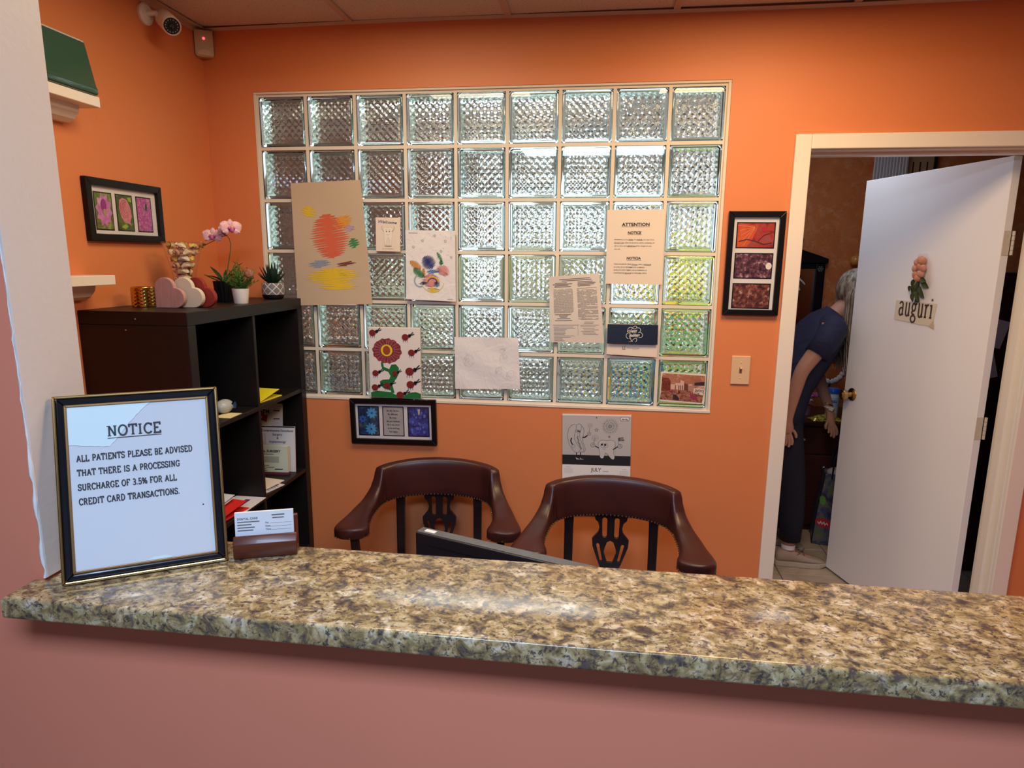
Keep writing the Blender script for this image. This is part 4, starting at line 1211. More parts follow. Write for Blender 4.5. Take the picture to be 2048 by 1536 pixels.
def petals(t, u, w, n, r0, r1, wd, m, d=.0074, a0=0, name='petal_print', sq=1.0, spread=360):
    for k in range(n):
        a = RAD(a0 + spread * k / n); c, s = cos(a), sin(a)
        pts = [(0, r0), (wd * .45, r0 + (r1 - r0) * .35), (wd * .42, r0 + (r1 - r0) * .7), (0, r1), (-wd * .42, r0 + (r1 - r0) * .7), (-wd * .45, r0 + (r1 - r0) * .35)]
        b = B(); b.poly([(u + (x * c - y * s) * sq, w + x * s + y * c) for x, y in pts], d + .0001 * k); b.build(name, m, t)

# left wall: three pink flowers
t = picture('framed_flower_photos', 'black frame with three pink flower photographs on the left wall', (-.2145, -.532, 1.790), (0, RAD(-.3), RAD(90)), .357, .197, .024)
GRN = photo_mat('blurred_garden_green', [(.3, (.05, .08, .02)), (.5, (.12, .20, .03)), (.65, (.35, .45, .10)), (.8, (.60, .45, .25))], 25)
photo(t, -.100, -.003, .072, .112, GRN); photo(t, -.004, -.003, .072, .112, photo_mat('dark_garden_green', [(.3, (.02, .03, .01)), (.55, (.06, .14, .02)), (.75, (.26, .46, .04))], 22)); 
photo(t, .092, -.003, .070, .112, photo_mat('magenta_field', [(.3, (.30, .03, .22)), (.5, (.50, .08, .38)), (.62, (.62, .22, .36)), (.75, (.75, .50, .55))], 120))
PK1 = photo_mat('orchid_pink_print', [(.3, (.45, .10, .38)), (.6, (.66, .28, .58)), (.8, (.75, .45, .66))], 45)
PK2 = photo_mat('rose_pink_print', [(.3, (.55, .13, .20)), (.6, (.70, .28, .34)), (.8, (.75, .40, .45))], 40)
petals(t, -.100, .000, 10, .004, .056, .030, PK1, sq=.66, a0=10); 
b = B(); b.disc(-.101, .016, .012, .020, .0086, 14); b.build('dark_petal_print', flat('deep_magenta', (.32, .03, .24)), t)
b = B(); b.disc(-.099, -.006, .008, .011, .0088, 14); b.build('flower_centre_print', flat('tan_stamen', (.45, .30, .13)), t)
b = B(); b.poly([(-.032, .012), (-.027, .038), (-.012, .047), (.010, .040), (.022, .016), (.026, -.012), (.016, -.032), (.022, -.044), (.006, -.036), (-.012, -.034), (-.024, -.018)], .0074); b.build('rose_print', PK2, t)
for k, (r1, r2) in enumerate(((.020, .028), (.014, .022), (.008, .014))):
    b = B(); b.stroke(arc(-.006 + .002 * k, .010, r1, r2, 60 + 20 * k, 330, 16), .0016, .0076 + .0001 * k); b.build('petal_edge_print', flat('deep_rose', (.38, .05, .10)), t)
b = B(); b.poly([(.010, .048), (.028, .050), (.030, .034), (.016, .036)], .0078); b.build('leaf_print', flat('leaf_lime', (.30, .50, .05)), t)
b = B(); b.poly([(-.028, -.050), (-.010, -.040), (.006, -.046), (-.010, -.056)], .0078); b.build('leaf_print', flat('leaf_lime'), t)
b = B(); b.poly([(.098, .030), (.104, .040), (.108, .026), (.104, .010), (.096, .012)], .0076); b.build('shadow_print', flat('dark_green_print', (.04, .07, .03)), t)

# below the glass blocks: blue flowers around a saying
t = picture('framed_saying', 'black frame with blue flowers around a printed saying below the glass blocks', (.5375, -.0006, .9625), (0, RAD(-1.0), 0), .376, .196, .021)
BLB = photo_mat('blue_night_print', [(.3, (.01, .015, .03)), (.5, (.02, .05, .15)), (.62, (.05, .12, .08)), (.75, (.03, .10, .40))], 30)
photo(t, -.110, 0, .086, .122, BLB); photo(t, -.001, 0, .086, .122, photo_mat('grey_vignette', [(.3, (.36, .35, .33)), (.6, (.50, .49, .46))], 10)); photo(t, .109, 0, .086, .122, photo_mat('grape_hyacinth_print', [(.3, (.01, .02, .05)), (.5, (.03, .05, .25)), (.65, (.08, .12, .45))], 40))
SKY = photo_mat('sky_blue_petal', [(.3, (.03, .22, .55)), (.6, (.08, .42, .72)), (.8, (.25, .60, .80))], 60)
petals(t, -.095, .035, 9, .003, .026, .012, SKY, a0=5); petals(t, -.100, -.035, 11, .003, .028, .011, SKY, a0=20); petals(t, -.136, .008, 7, .003, .018, .010, flat('mid_blue_petal', (.03, .12, .45)), a0=0)
rp = random.Random(4)
for k in range(46):
    u, w = .109 + rp.uniform(-.032, .032), rp.uniform(-.052, .044)
    b = B(); r = rp.uniform(.004, .0065); b.disc(u, w, r, r * 1.15, .0074 + .00002 * k, 10); b.build('berry_print', flat('berry_blue_%d' % (k % 3), ((.03, .05, .30), (.06, .09, .48), (.12, .16, .58))[k % 3]), t)
b = B(); b.poly([(.107, .056), (.118, .056), (.116, .034), (.110, .030)], .0090); b.build('butterfly_print', flat('pale_wing', (.55, .50, .36)), t)
b = B()
for k, s_ in enumerate(('Be silly. Be fun.', 'Be different.', 'Be crazy.', 'Be you, because', 'life is too short', 'to be anything', 'but happy.')):
    text(b, s_, .0078, -.001, .043 - k * .0152, .0076, 'C', .012, xs=.82)
b.build('lettering', INK, t)

# right of the glass blocks: red leaves
t = picture('framed_autumn_photos', 'tall black frame with three red autumn leaf photographs beside the door', (1.9615, -.0006, 1.6355), (0, RAD(0.2), 0), .205, .386, .021)
photo(t, 0, .105, .132, .088, photo_mat('red_twig_print', [(.3, (.10, .02, .03)), (.5, (.45, .05, .03)), (.62, (.30, .10, .10)), (.75, (.60, .35, .32))], 28))
photo(t, 0, -.008, .132, .088, photo_mat('plum_blossom_print', [(.34, (.03, .015, .02)), (.48, (.10, .03, .05)), (.58, (.22, .09, .11)), (.70, (.60, .48, .50))], 70, .3))
photo(t, 0, -.121, .132, .088, photo_mat('maroon_foliage_print', [(.34, (.035, .012, .012)), (.48, (.16, .04, .03)), (.58, (.28, .10, .07)), (.70, (.62, .45, .38))], 75, .3))
b = B(); b.poly([(-.066, .062), (-.066, .148), (.008, .142), (-.004, .110), (-.012, .085), (-.030, .064)], .0074); b.build('red_leaf_print', photo_mat('scarlet_leaf', [(.3, (.55, .05, .02)), (.7, (.72, .14, .04))], 18), t)
for k in range(5):
    b = B(); b.stroke([(-.002, .136), (-.066 + .006 * k, .140 - .018 * k)], .0014, .0078); b.build('leaf_vein_print', flat('leaf_vein', (.75, .30, .12)), t)
b = B(); b.stroke([(-.060, .082), (-.030, .090), (.0, .084), (.030, .072), (.060, .078)], .004, .0080); b.build('twig_print', flat('dark_twig', (.10, .02, .02)), t)
b = B(); b.stroke([(.010, .084), (.030, .106), (.050, .112)], .003, .0081); b.build('twig_print', flat('dark_twig'), t)
b = B(); b.disc(.030, .128, .010, .010, .0081, 10); b.build('berry_print', flat('crimson_print', (.50, .01, .04)), t)
b = B(); b.disc(.056, -.008, .011, .013, .0074, 14); b.build('sun_print', flat('pale_sun_print', (.85, .80, .74)), t)

# light switch
t = thing('light_switch', 'ivory toggle light switch plate beside the door', 'light switch', (1.9445, -.0005, 1.2265))
b = B(); b.box(-.0355, -.006, -.0565, .0355, 0, .0565); b.build('switch_plate', IVORY, t, bevel=.003)
b = B(); b.box(-.005, -.0066, -.012, .005, -.006, .012); b.build('toggle_slot', flat('brown_slot', (.20, .11, .06)), t)
b = B(); b.box(-.0035, -.018, .001, .0035, -.0062, .0085, Matrix.Rotation(RAD(-18), 4, 'X')); b.build('toggle', IVORY, t, bevel=.001, seg=1)
for z in (-.030, .030):
    b = B(); b.sphere((0, -.006, z), .003, 10, 6, (1, .4, 1)); b.build('screw', IVORY, t, smooth=True)

# ================================================================ PAPERS ON THE GLASS BLOCKS
class Sheet:
    """paper given by its four corners (x,z) TL TR BR BL on the wall plane; prints are laid on it in nominal cm-true coordinates"""
    def __init__(self, name, label, cat, c, m, curl=None, y=-.0035, part='sheet', th=.0004, group=None):
        self.cx = sum(p[0] for p in c) / 4; self.cz = sum(p[1] for p in c) / 4
        self.c = [(p[0] - self.cx, p[1] - self.cz) for p in c]
        self.W = (math.dist(c[0], c[1]) + math.dist(c[3], c[2])) / 2; self.H = (math.dist(c[0], c[3]) + math.dist(c[1], c[2])) / 2
        self.curl = curl or (lambda u, v: 0.0)
        self.t = thing(name, label, cat, (self.cx, y, self.cz), group=group)
        b = B()
        for k in (0, 1):
            b.grid(lambda u, v: self.at(u, v, -th * k), 12, 12)
        n = 13
        self.sheet = b.build(part, m, self.t, smooth='all')
    def at(self, u, v, d=0):
        tl, tr, br, bl = self.c
        x = (tl[0] * (1 - u) + tr[0] * u) * v + (bl[0] * (1 - u) + br[0] * u) * (1 - v)
        z = (tl[1] * (1 - u) + tr[1] * u) * v + (bl[1] * (1 - u) + br[1] * u) * (1 - v)
        return (x, -self.curl(u, v) - d, z)
    def lay(self, b, name, m):
        """b holds flat print with u in [-W/2, W/2], w in [-H/2, H/2]"""
        b.v = [self.at(p[0] / self.W + .5, p[2] / self.H + .5, .0005 - p[1]) for p in b.v]
        return b.build(name, m, self.t)
def scribble(b, cu, cw, ru, rw, ang, pitch, wd, d, rr):
    c, s = cos(ang), sin(ang); y = -rw; pts = []; k = 0
    while y < rw:
        h = ru * math.sqrt(max(0, 1 - (y / rw) ** 2)) * rr.uniform(.88, 1.05)
        dy = pitch * rr.uniform(.7, 1.3)
        for q in range(8):
            x = h * (-1 + 2 * q / 8) * (1 if k % 2 else -1); yq = y + dy * q / 8
            pts.append((cu + x * c - yq * s, cw + x * s + yq * c))
        k += 1; y += dy
    if len(pts) > 1: b.stroke(pts, wd, d)
def star(b, u, w, r, wd, d):
    b.stroke([(u + (r if k % 2 == 0 else r * .45) * sin(pi * k / 5), w + (r if k % 2 == 0 else r * .45) * cos(pi * k / 5)) for k in range(10)], wd, d, True)

CR = {k: flat('crayon_' + k, c, .8) for k, c in dict(red=(.66, .13, .06), yellow=(.74, .52, .03), orange=(.74, .32, .05), blue=(.03, .045, .20), sky=(.10, .25, .55), green=(.05, .26, .09), pink=(.78, .30, .30), brown=(.20, .06, .03), steel=(.25, .32, .42), teal=(.30, .45, .47), lilac=(.48, .33, .45)).items()}
rr = random.Random(8)
# tan sheet with free crayon patches
S = Sheet('crayon_drawing', 'large tan paper with red and yellow crayon colouring, left on the glass blocks', 'drawing', [(.130, 1.941), (.428, 1.951), (.460, 1.458), (.137, 1.448)], TAN, lambda u, v: .004 + .010 * max(0, .18 - v) * (1 - u) * 4 + .003 * sin(3 * u + 5 * v))
for cname, cu, cw, ru, rw, a in (('red', .000, .030, .082, .088, .12), ('orange', .060, .085, .045, .022, .4), ('yellow', .000, -.130, .120, .030, .04), ('yellow', .020, -.172, .085, .016, .0), ('yellow', -.085, .130, .035, .020, -.3), ('green', .100, .000, .022, .018, .3), ('steel', -.050, -.080, .050, .014, .1), ('brown', .060, -.082, .040, .008, .1), ('lilac', .090, .060, .020, .012, 0)):
    b = B(); scribble(b, cu, cw, ru, rw, a, .0042, .0048, .0001, rr); S.lay(b, 'crayon_patch', CR[cname])
# white sheet with stars and a rainbow
S = Sheet('star_drawing', 'white crumpled sheet with crayon rainbow, cup and little stars', 'drawing', [(.607, 1.757), (.812, 1.754), (.812, 1.474), (.605, 1.481)], PAPERW, lambda u, v: .003 + .006 * max(0, u - .85) * 4 * v + .004 * max(0, .15 - v) * 6 * (1 - u))
for cname, cu, cw, ru, rw, a in (('blue', -.008, .012, .030, .028, .7), ('orange', -.062, .000, .015, .026, 1.0), ('green', -.050, -.030, .016, .026, .9), ('pink', .052, -.018, .030, .020, -.5), ('sky', .010, -.024, .030, .008, .1), ('pink', .000, -.060, .040, .026, .1), ('blue', -.030, -.072, .018, .006, .1), ('sky', .026, -.074, .013, .011, .3), ('yellow', .010, -.097, .030, .009, 0), ('green', .038, .035, .007, .020, .5), ('green', .044, .012, .009, .008, .2), ('orange', -.028, -.030, .006, .018, .1)):
    b = B(); scribble(b, cu, cw, ru, rw, a, .0022, .0022, .0001, rr); S.lay(b, 'crayon_patch', CR[cname])
for cname, r in (('yellow', .027), ('orange', .024), ('blue', .020)):
    b = B(); b.stroke(arc(.008, -.070, r, r, 10, 170, 14), .0034, .0004); S.lay(b, 'rainbow_arc', CR[cname])
b = B(); b.stroke(arc(.008, -.055, .048, .052, 195, 345, 16), .0022, .0004); S.lay(b, 'cup_outline', CR['yellow'])
b = B(); b.stroke(arc(-.045, -.062, .022, .024, 110, 300, 14), .006, .0004); S.lay(b, 'cup_handle', CR['teal'])
b = B()
for (u, w) in ((.018, .118), (-.032, .098), (.062, .098), (-.070, .072), (.044, .058), (.086, .036)): star(b, u, w, .006, .0008, .0003)
for k in range(34): b.disc(rr.uniform(-.09, .09), rr.uniform(-.04, .125), .0011, .0011, .0003, 6)
b.rect(-.090, .127, -.052, .1285, .0003); b.rect(.07, -.131, .09, -.1298, .0003)
S.lay(b, 'print', INKG)
# welcome card
S = Sheet('welcome_card', 'small cream welcome card with a smiling tooth', 'card', [(.486, 1.806), (.588, 1.804), (.585, 1.671), (.484, 1.673)], PAPERC, lambda u, v: .006, th=.003)
tooth = [(-.020, .018), (-.017, .027), (-.010, .030), (0, .026), (.010, .030), (.018, .026), (.021, .016), (.017, .004), (.016, -.020), (.013, -.041), (.008, -.042), (.006, -.020), (.001, -.010), (-.005, -.020), (-.008, -.042), (-.013, -.041), (-.016, -.020), (-.016, .004)]
b = B(); b.poly(tooth, .0001); S.lay(b, 'tooth_print', flat('tooth_ivory', (.84, .78, .68)))
b = B(); b.stroke([(-.018, .012), (-.026, .024), (-.024, .034)], .003, .0001); b.stroke([(.018, .012), (.027, .024), (.025, .034)], .003, .0001); S.lay(b, 'print', flat('tooth_shade', (.58, .51, .42)))
b = B(); b.stroke(tooth, .0008, .0002, True); S.lay(b, 'tooth_outline', flat('tooth_shade'))
b = B(); b.disc(0, -.0455, .016, .0022, .0002, 16); S.lay(b, 'tooth_shadow', flat('shadow_print', (.35, .30, .24)))
b = B(); b.disc(-.006, .012, .0022, .0026, .0003, 10); b.disc(.006, .012, .0022, .0026, .0003, 10); b.stroke(arc(0, .004, .006, .006, 200, 340, 8), .0009, .0003); b.stroke([(-.009, .018), (-.004, .019)], .0008, .0003); b.stroke([(.004, .019), (.009, .018)], .0008, .0003); S.lay(b, 'print', INK)
b = B(); 
text(b, 'Welcome', .0115, -.001, .0435, .0003, 'C', .008, .38, width=.076, ang=-.05)
S.lay(b, 'lettering', flat('navy_ink', (.02, .04, .16)))
b = B(); text(b, 'to our practice', .0055, 0, -.058, .0003, 'C', 0, .2); S.lay(b, 'lettering', INKL)

# cancellation notice
S = Sheet('cancellation_notice', 'cream attention notice in English and Spanish on the glass blocks', 'notice', [(1.407, 1.834), (1.626, 1.836), (1.627, 1.553), (1.412, 1.554)], PAPERC, lambda u, v: .004)
b = B(); text(b, 'ATTENTION', .0115, .0, .080, .0001, 'C', .035, width=.104); b.rect(-.053, .0765, .053, .0775, .0001)
text(b, 'NOTICE', .0095, -.003, .050, .0001, 'C', .035, width=.050); b.rect(-.029, .0465, .023, .0473, .0001)
text(b, 'NOTICIA', .0095, -.003, -.046, .0001, 'C', .035, width=.054); b.rect(-.031, -.0495, .025, -.0487, .0001)
for k, (s_, wd) in enumerate((('PATIENTS you have 24HRS. To CANCEL your appt. If you', .150), ('DO NOT CALL within this period, you will be considering a no', .152), ('call, no show and a $50.00 fee will be charged on your', .142), ('next visit.', .024))):
    text(b, s_, .0046, -.079, .0265 - k * .0118, .0001, 'L', .004, width=wd)
for k, (s_, wd) in enumerate((('TODO PACIENTE TIENE 24 horas, PARA CANCELAR', .143), ('SU CITA, SI NO RECIBIMOS SU LLAMADA', .118), ('DURANTE ESTE TIEMPO, SE LE COBRARA LA', .128), ('CANTIDAD DE $50.00 EN SU PROXIMA VISITA', .127))):
    text(b, s_, .0046, -.079, -.067 - k * .0112, .0001, 'L', .004, width=wd)
for (u0, u1, w) in ((-.025, -.006, .0255), (.006, .027, .0255), (-.079, -.044, .0137), (-.03, .003, .0019), (-.011, .012, -.068), (.036, .063, -.068), (-.037, -.012, -.1016)): b.rect(u0, w - .0004, u1, w + .0003, .0001)
S.lay(b, 'lettering', INK)
# workers form
S = Sheet('printed_form', 'dense two-column printed form hanging below the cancellation notice', 'form', [(1.188, 1.578), (1.384, 1.595), (1.413, 1.320), (1.199, 1.318)], paper('dull_white_paper', (.70, .64, .57), .3, 10), lambda u, v: .003 + .010 * max(0, v - .8) * 3 * (1 - u) + .003 * sin(4 * v))
b = B(); rr = random.Random(2)
for k, (a, c) in enumerate(((-.060, .065), (-.05, .07))): b.rect(a, .118 - k * .006, c, .1207 - k * .006, .0001)
for x0, x1 in ((-.088, -.006), (.008, .090)):
    for k in range(4): b.rect(x0 + rr.uniform(0, .01), .1045 - k * .0052, x1 - rr.uniform(0, .025), .1072 - k * .0052, .0001)
b2 = B()
for x0, x1, n_ in ((-.085, -.006, 27), (.010, .090, 35)):
    for k in range(n_):
        u = x0; w = .080 - k * .0036
        while u < x1 - .003:
            l = min(rr.uniform(.004, .014), x1 - u)
            if rr.random() > .06: b2.rect(u, w, u + l - .0012, w + .0017, .0001)
            u += l
            if rr.random() < .015: break
for k, (a, c) in enumerate(((-.082, -.018), (-.066, -.030), (-.062, -.034), (-.074, -.022))): b.rect(a, -.0215 - k * .0055, c, -.0190 - k * .0055, .0001)
b.rect(-.082, -.0455, -.015, -.0432, .0001)
b.rect(-.09, -.0635, .012, -.0622, .0001); b.rect(.006, -.105, .0066, -.063, .0001)
for k in range(12):
    b2.rect(-.088, -.071 - k * .0052, -.088 + rr.uniform(.03, .085), -.0695 - k * .0052, .0001)
for k in range(9):
    b2.rect(.014 + rr.uniform(0, .02), -.052 - k * .0062, .060 + rr.uniform(0, .03), -.0505 - k * .0062, .0001)
S.lay(b, 'lettering', INKG); S.lay(b2, 'print', flat('fine_print_grey', (.27, .24, .21)))
# holiday card
S = Sheet('greeting_card', 'navy blue folded greeting card with white script', 'greeting card', [(1.424, 1.3985), (1.621, 1.396), (1.622, 1.268), (1.424, 1.276)], PAPERC, lambda u, v: .003, part='inside_page')
b = B(); b.grid(lambda u, v: (-.098 + .196 * u, -.006 - .007 * (1 - v), -.014 + .076 * v), 4, 4); b.grid(lambda u, v: (-.098 + .196 * u, -.0068 - .007 * (1 - v), -.014 + .076 * v), 4, 4); b.build('front_flap', mat('navy_card', (.006, .008, .022), .35), S.t)
b = B()
for p in ([(-.016, .040), (-.022, .030), (-.022, .044), (-.014, .052), (-.004, .051), (.004, .044), (.012, .048), (.014, .054), (.008, .058), (.000, .054), (-.006, .044), (-.010, .030)],
          [(.014, .050), (.024, .050), (.030, .042), (.026, .034), (.020, .030)], [(.020, .032), (.032, .032), (.038, .022), (.034, .012), (.022, .012)],
          [(-.018, .006), (-.026, .012), (-.027, .022), (-.020, .030), (-.012, .029), (-.010, .022), (-.013, .006)], [(-.010, .012), (-.006, -.002), (.004, -.008), (.014, -.004), (.016, .006), (.010, .011), (.002, .004), (-.008, -.006), (-.016, -.005)]):
    # smooth the flourish
    q = p
    for _ in range(2):
        q = [q[0]] + [pt for a, c in zip(q, q[1:]) for pt in ((.75 * a[0] + .25 * c[0], .75 * a[1] + .25 * c[1]), (.25 * a[0] + .75 * c[0], .25 * a[1] + .75 * c[1]))] + [q[-1]]
    b.stroke([(x + .002, w) for x, w in q], .0018, .0130)
text(b, 'Happy', .0115, .003, .033, .0130, 'C', .03, .30, xs=.72, ang=.10); text(b, 'Holidays', .0115, .008, .0155, .0145, 'C', .03, .30, xs=.72, ang=.10)
b.build('lettering', flat('silver_white_ink', (.72, .70, .64)), S.t)
b = B(); b.stroke([(-.036, -.026), (-.036, -.039), (-.025, -.039)], .002, .0001); b.stroke([(-.024, -.0265), (-.0305, -.0265), (-.0305, -.0345), (-.024, -.0345)], .0018, .0001); b.rect(-.0305, -.0312, -.026, -.0300, .0001); S.lay(b, 'print', INKG)
b = B()
for k in range(12): b.rect(-.020 + k * .0042, -.0335, -.0175 + k * .0042, -.0285, .0001)
b.rect(.004, -.038, .020, -.0372, .0001); S.lay(b, 'print', INKL)
# pencil sketch
S = Sheet('pencil_sketch', 'crumpled white sheet with a faint pencil sketch', 'drawing', [(.805, 1.330), (1.069, 1.333), (1.079, 1.121), (.807, 1.113)], PAPERW, lambda u, v: .004 + .004 * sin(7 * u + 9 * v) * .4)
b = B(); rr = random.Random(31)
for (cu, cw, r) in ((-.075, .01, .022), (.068, .050, .012), (.070, .020, .016), (.050, -.030, .014), (.10, -.05, .02)):
    b.stroke(arc(cu, cw, r, r * 1.1, 20, 340, 14), .0007, .0001)
    for k in range(7): b.stroke([(cu + rr.uniform(-r, r), cw + rr.uniform(-r, r)), (cu + rr.uniform(-r, r) * 1.4, cw + rr.uniform(-r, r) * 1.4)], .0006, .0001)
S.lay(b, 'print', flat('faint_pencil', (.55, .54, .54)))
# london postcard
S = Sheet('sepia_postcard', 'sepia city square postcard in the bottom right block', 'postcard', [(1.641, 1.2115), (1.814, 1.207), (1.814, 1.086), (1.641, 1.094)], PAPERC, lambda u, v: .004)
def pc(X, Y): return ((X - 895) * .000120, (722 - (Y - (X - 895) * .035)) * .000120)
def pp(name, pts, m, d): b = B(); b.poly([pc(*p) for p in pts], d); return S.lay(b, name, m)
pp('sky_print', [(225, 240), (1600, 310), (1600, 760), (215, 760)], photo_mat('sepia_sky', [(.35, (.36, .13, .07)), (.55, (.42, .18, .11)), (.7, (.72, .50, .38))], 45), .0001)
pp('street_print', [(215, 760), (1600, 760), (1545, 1200), (180, 1140)], photo_mat('sepia_street', [(.35, (.10, .03, .02)), (.5, (.30, .12, .08)), (.65, (.46, .22, .15))], 110), .0002)
pp('building_print', [(215, 350), (270, 400), (420, 400), (500, 500), (500, 820), (205, 850)], photo_mat('sepia_brick', [(.4, (.12, .025, .015)), (.6, (.24, .06, .035))], 130), .0003)
pp('building_print', [(510, 610), (650, 610), (650, 560), (940, 560), (940, 800), (510, 780)], flat('sepia_stone', (.66, .42, .33)), .0003)
pp('building_print', [(815, 460), (930, 500), (930, 560), (815, 560)], flat('sepia_stone'), .0003)
for x in (650, 760, 820, 880): pp('window_print', [(x, 640), (x + 28, 640), (x + 28, 790), (x, 790)], flat('sepia_dark', (.14, .04, .03)), .0004)
pp('building_print', [(940, 560), (1060, 600), (1080, 800), (940, 800)], flat('sepia_dark'), .0004)
pp('building_print', [(1080, 640), (1280, 640), (1280, 880), (1080, 800)], flat('sepia_mid', (.42, .22, .16)), .0004)
pp('hoarding_print', [(1270, 540), (1590, 500), (1590, 630), (1270, 630)], flat('sepia_black', (.03, .02, .03)), .0005)
pp('hoarding_print', [(1260, 725), (1580, 725), (1560, 950), (1250, 900)], flat('sepia_pale', (.74, .60, .50)), .0005)
b = B(); u, w = pc(1290, 840); text(b, 'SANYO', .0105, u, w, .0007, 'L', .03, width=.033); u, w = pc(1270, 930); text(b, 'TDK', .008, u, w, .0007, 'L', .02); S.lay(b, 'lettering', flat('sepia_black'))
pp('car_print', [(1130, 900), (1330, 980), (1390, 1060), (1330, 1120), (1180, 1060)], flat('red_car_print', (.30, .03, .08)), .0006)
pp('crowd_print', [(600, 960), (700, 960), (800, 1080), (800, 1150), (600, 1130)], flat('sepia_black'), .0006)
pp('car_print', [(450, 840), (560, 820), (640, 850), (480, 890)], flat('red_car_print'), .0006)
# holding strips of tape
for (x, z) in ((1.416, 1.832), (1.616, 1.834), (1.020, 1.330)):
    pass

# ladybird canvas standing on the picture frame
t = thing('ladybird_canvas', 'canvas painting of a red flower with ladybirds standing on the black frame', 'painting', (.553, -.0035, 1.0665), (RAD(0), 0, 0))
CW, CH = .222, .298
b = B(); b.box(-CW / 2, -.016, 0, CW / 2, 0, CH); b.build('canvas', mat('white_canvas', (.80, .75, .70), .8), t, bevel=.0015, seg=1)
def lp(X, Y): return ((X - 880) * .000488, (862 - Y) * .000480)
def lpoly(name, pts, m, d): b = B(); b.poly([lp(*p) for p in pts], .016 + d); return b.build(name, m, t)
GRNP = flat('grass_green_paint', (.012, .17, .04), .5); REDP = photo_mat('wine_red_paint', [(.35, (.16, .02, .03)), (.6, (.30, .06, .08)), (.8, (.45, .16, .16))], 90)
lpoly('grass', [(662, 815), (720, 800), (840, 808), (880, 830), (960, 840), (1000, 808), (1060, 800), (1106, 815), (1106, 858), (662, 858)], GRNP, .0004)
lpoly('stem', [(758, 545), (778, 545), (782, 585), (830, 605), (850, 565), (890, 560), (915, 590), (915, 640), (890, 690), (860, 715), (850, 735), (862, 770), (872, 815), (846, 815), (836, 790), (780, 778), (748, 750), (745, 715), (770, 700), (828, 695), (840, 665), (822, 630), (775, 612), (760, 580)], GRNP, .0005)
b = B(); cx, cy = 815, 445
b.poly([lp(cx + (127 + 6 * sin(k * 1.9)) * cos(2 * pi * k / 40), cy + (108 + 6 * sin(k * 2.3)) * sin(2 * pi * k / 40)) for k in range(40)], .0166); b.build('flower_disc', REDP, t)
for k in range(22):
    a = 2 * pi * k / 22 + .1
    b = B(); b.stroke([lp(cx + 60 * cos(a), cy + 55 * sin(a)), lp(cx + 120 * cos(a), cy + 102 * sin(a))], .0013, .0170); b.build('petal_line', flat('pale_petal_line', (.50, .24, .22)), t)
b = B(); b.disc(*lp(812, 440), .025, .025, .0172, 18); b.build('yellow_ring', flat('yellow_paint', (.80, .62, .03)), t)
b = B(); b.disc(*lp(812, 440), .016, .019, .0175, 16); b.build('flower_heart', flat('rust_paint', (.32, .06, .02)), t)
LB = flat('ladybird_red', (.22, .02, .018), .5)
for (X, Y, s_) in ((692, 290, 1), (978, 322, 1), (1030, 455, 1), (1010, 620, 1.25), (1015, 735, 1.15), (708, 643, .95), (878, 640, .8), (700, 770, 1), (808, 750, 1), (922, 830, 1.1)):
    u, w = lp(X, Y)
    b = B(); b.disc(u, w, .0145 * s_, .0135 * s_, .0178, 16); lb = b.build('ladybird', LB, t)
    b = B(); hu, hw = u + .018 * s_, w + .006 * s_
    b.disc(hu, hw, .0065 * s_, .0075 * s_, .0179, 10)
    for e in ((.016, .016), (.021, .008)): b.stroke([(hu, hw), (hu + e[0] * s_, hw + e[1] * s_)], .0035 * s_, .0179)
    for e in (-.008, 0, .008): b.stroke([(u + e * s_, w - .011 * s_), (u + (e * 1.1) * s_, w - .021 * s_)], .0016, .0179)
    for e in ((-.005, .004), (.004, -.003), (-.001, -.007)): b.disc(u + e[0] * s_, w + e[1] * s_, .0018, .0018, .0181, 6)
    b.build('print', INK, lb)

# wall calendar
t = thing('wall_calendar', 'black and white July wall calendar with a cartoon tooth and hot dog', 'calendar', (1.3935, -.0004, 1.0265), (0, RAD(-1.2), 0))
def kc(X, Y): return ((X - 962) * .0001944, -(Y - 168 - (X - 245) * .028) * .0001944)
GREYPG = mat('grey_calendar_page', (.50, .48, .47), .6); 
b = B(); b.box(-.1395, -.004, -.2150, .1395, 0, 0); b.build('picture_page', GREYPG, t)
b = B(); b.box(-.1395, -.0044, -.0062, .1395, -.0041, 0); b.build('white_top_margin', PAPER, t)
b = B(); b.box(-.1395, -.0046, -.2150, .1395, -.0041, -.1730); b.build('black_ground', INK, t)
b = B(); b.box(-.1395, -.006, -.430, .1395, -.0005, -.2155); b.build('month_page', PAPER, t)
b = B(); text(b, 'JULY', .0150, .0, -.2415, .0064, 'C', .012, width=.043); b.build('lettering', flat('dark_grey_ink', (.05, .05, .055)), t)
b = B()
for x0, y0 in ((-.131, -.234), (.098, -.238)):
    b.rect(x0 + .008, y0 + .008, x0 + .026, y0 + .0095, .0064)
    for r_ in range(5):
        for c_ in range(7): b.rect(x0 + c_ * .0052, y0 - r_ * .0042, x0 + c_ * .0052 + .0022, y0 - r_ * .0042 + .0018, .0064)
b.rect(.028, -.240, .050, -.2385, .0064); b.rect(.028, -.2425, .052, -.2412, .0064); b.build('print', INKL, t)
b = B(); D = .0050; WD = .00085
def ks(pts, wd=WD, closed=False, d=D): b.stroke([kc(*p) for p in pts], wd, d, closed)
ks([(525, 400), (490, 392), (430, 420), (380, 490), (355, 590), (360, 700), (390, 820), (440, 920), (500, 990), (560, 1015), (610, 990), (630, 930), (600, 880), (540, 800), (505, 720), (500, 630), (520, 540), (540, 470), (535, 420), (560, 395), (610, 385), (645, 410), (650, 460), (630, 530), (610, 620), (620, 700), (650, 790), (690, 880), (705, 950), (690, 1000), (625, 1000)])
ks([(650, 435), (690, 470), (705, 540), (690, 620), (670, 700), (680, 790), (720, 880), (735, 950), (715, 1000), (690, 1000)])
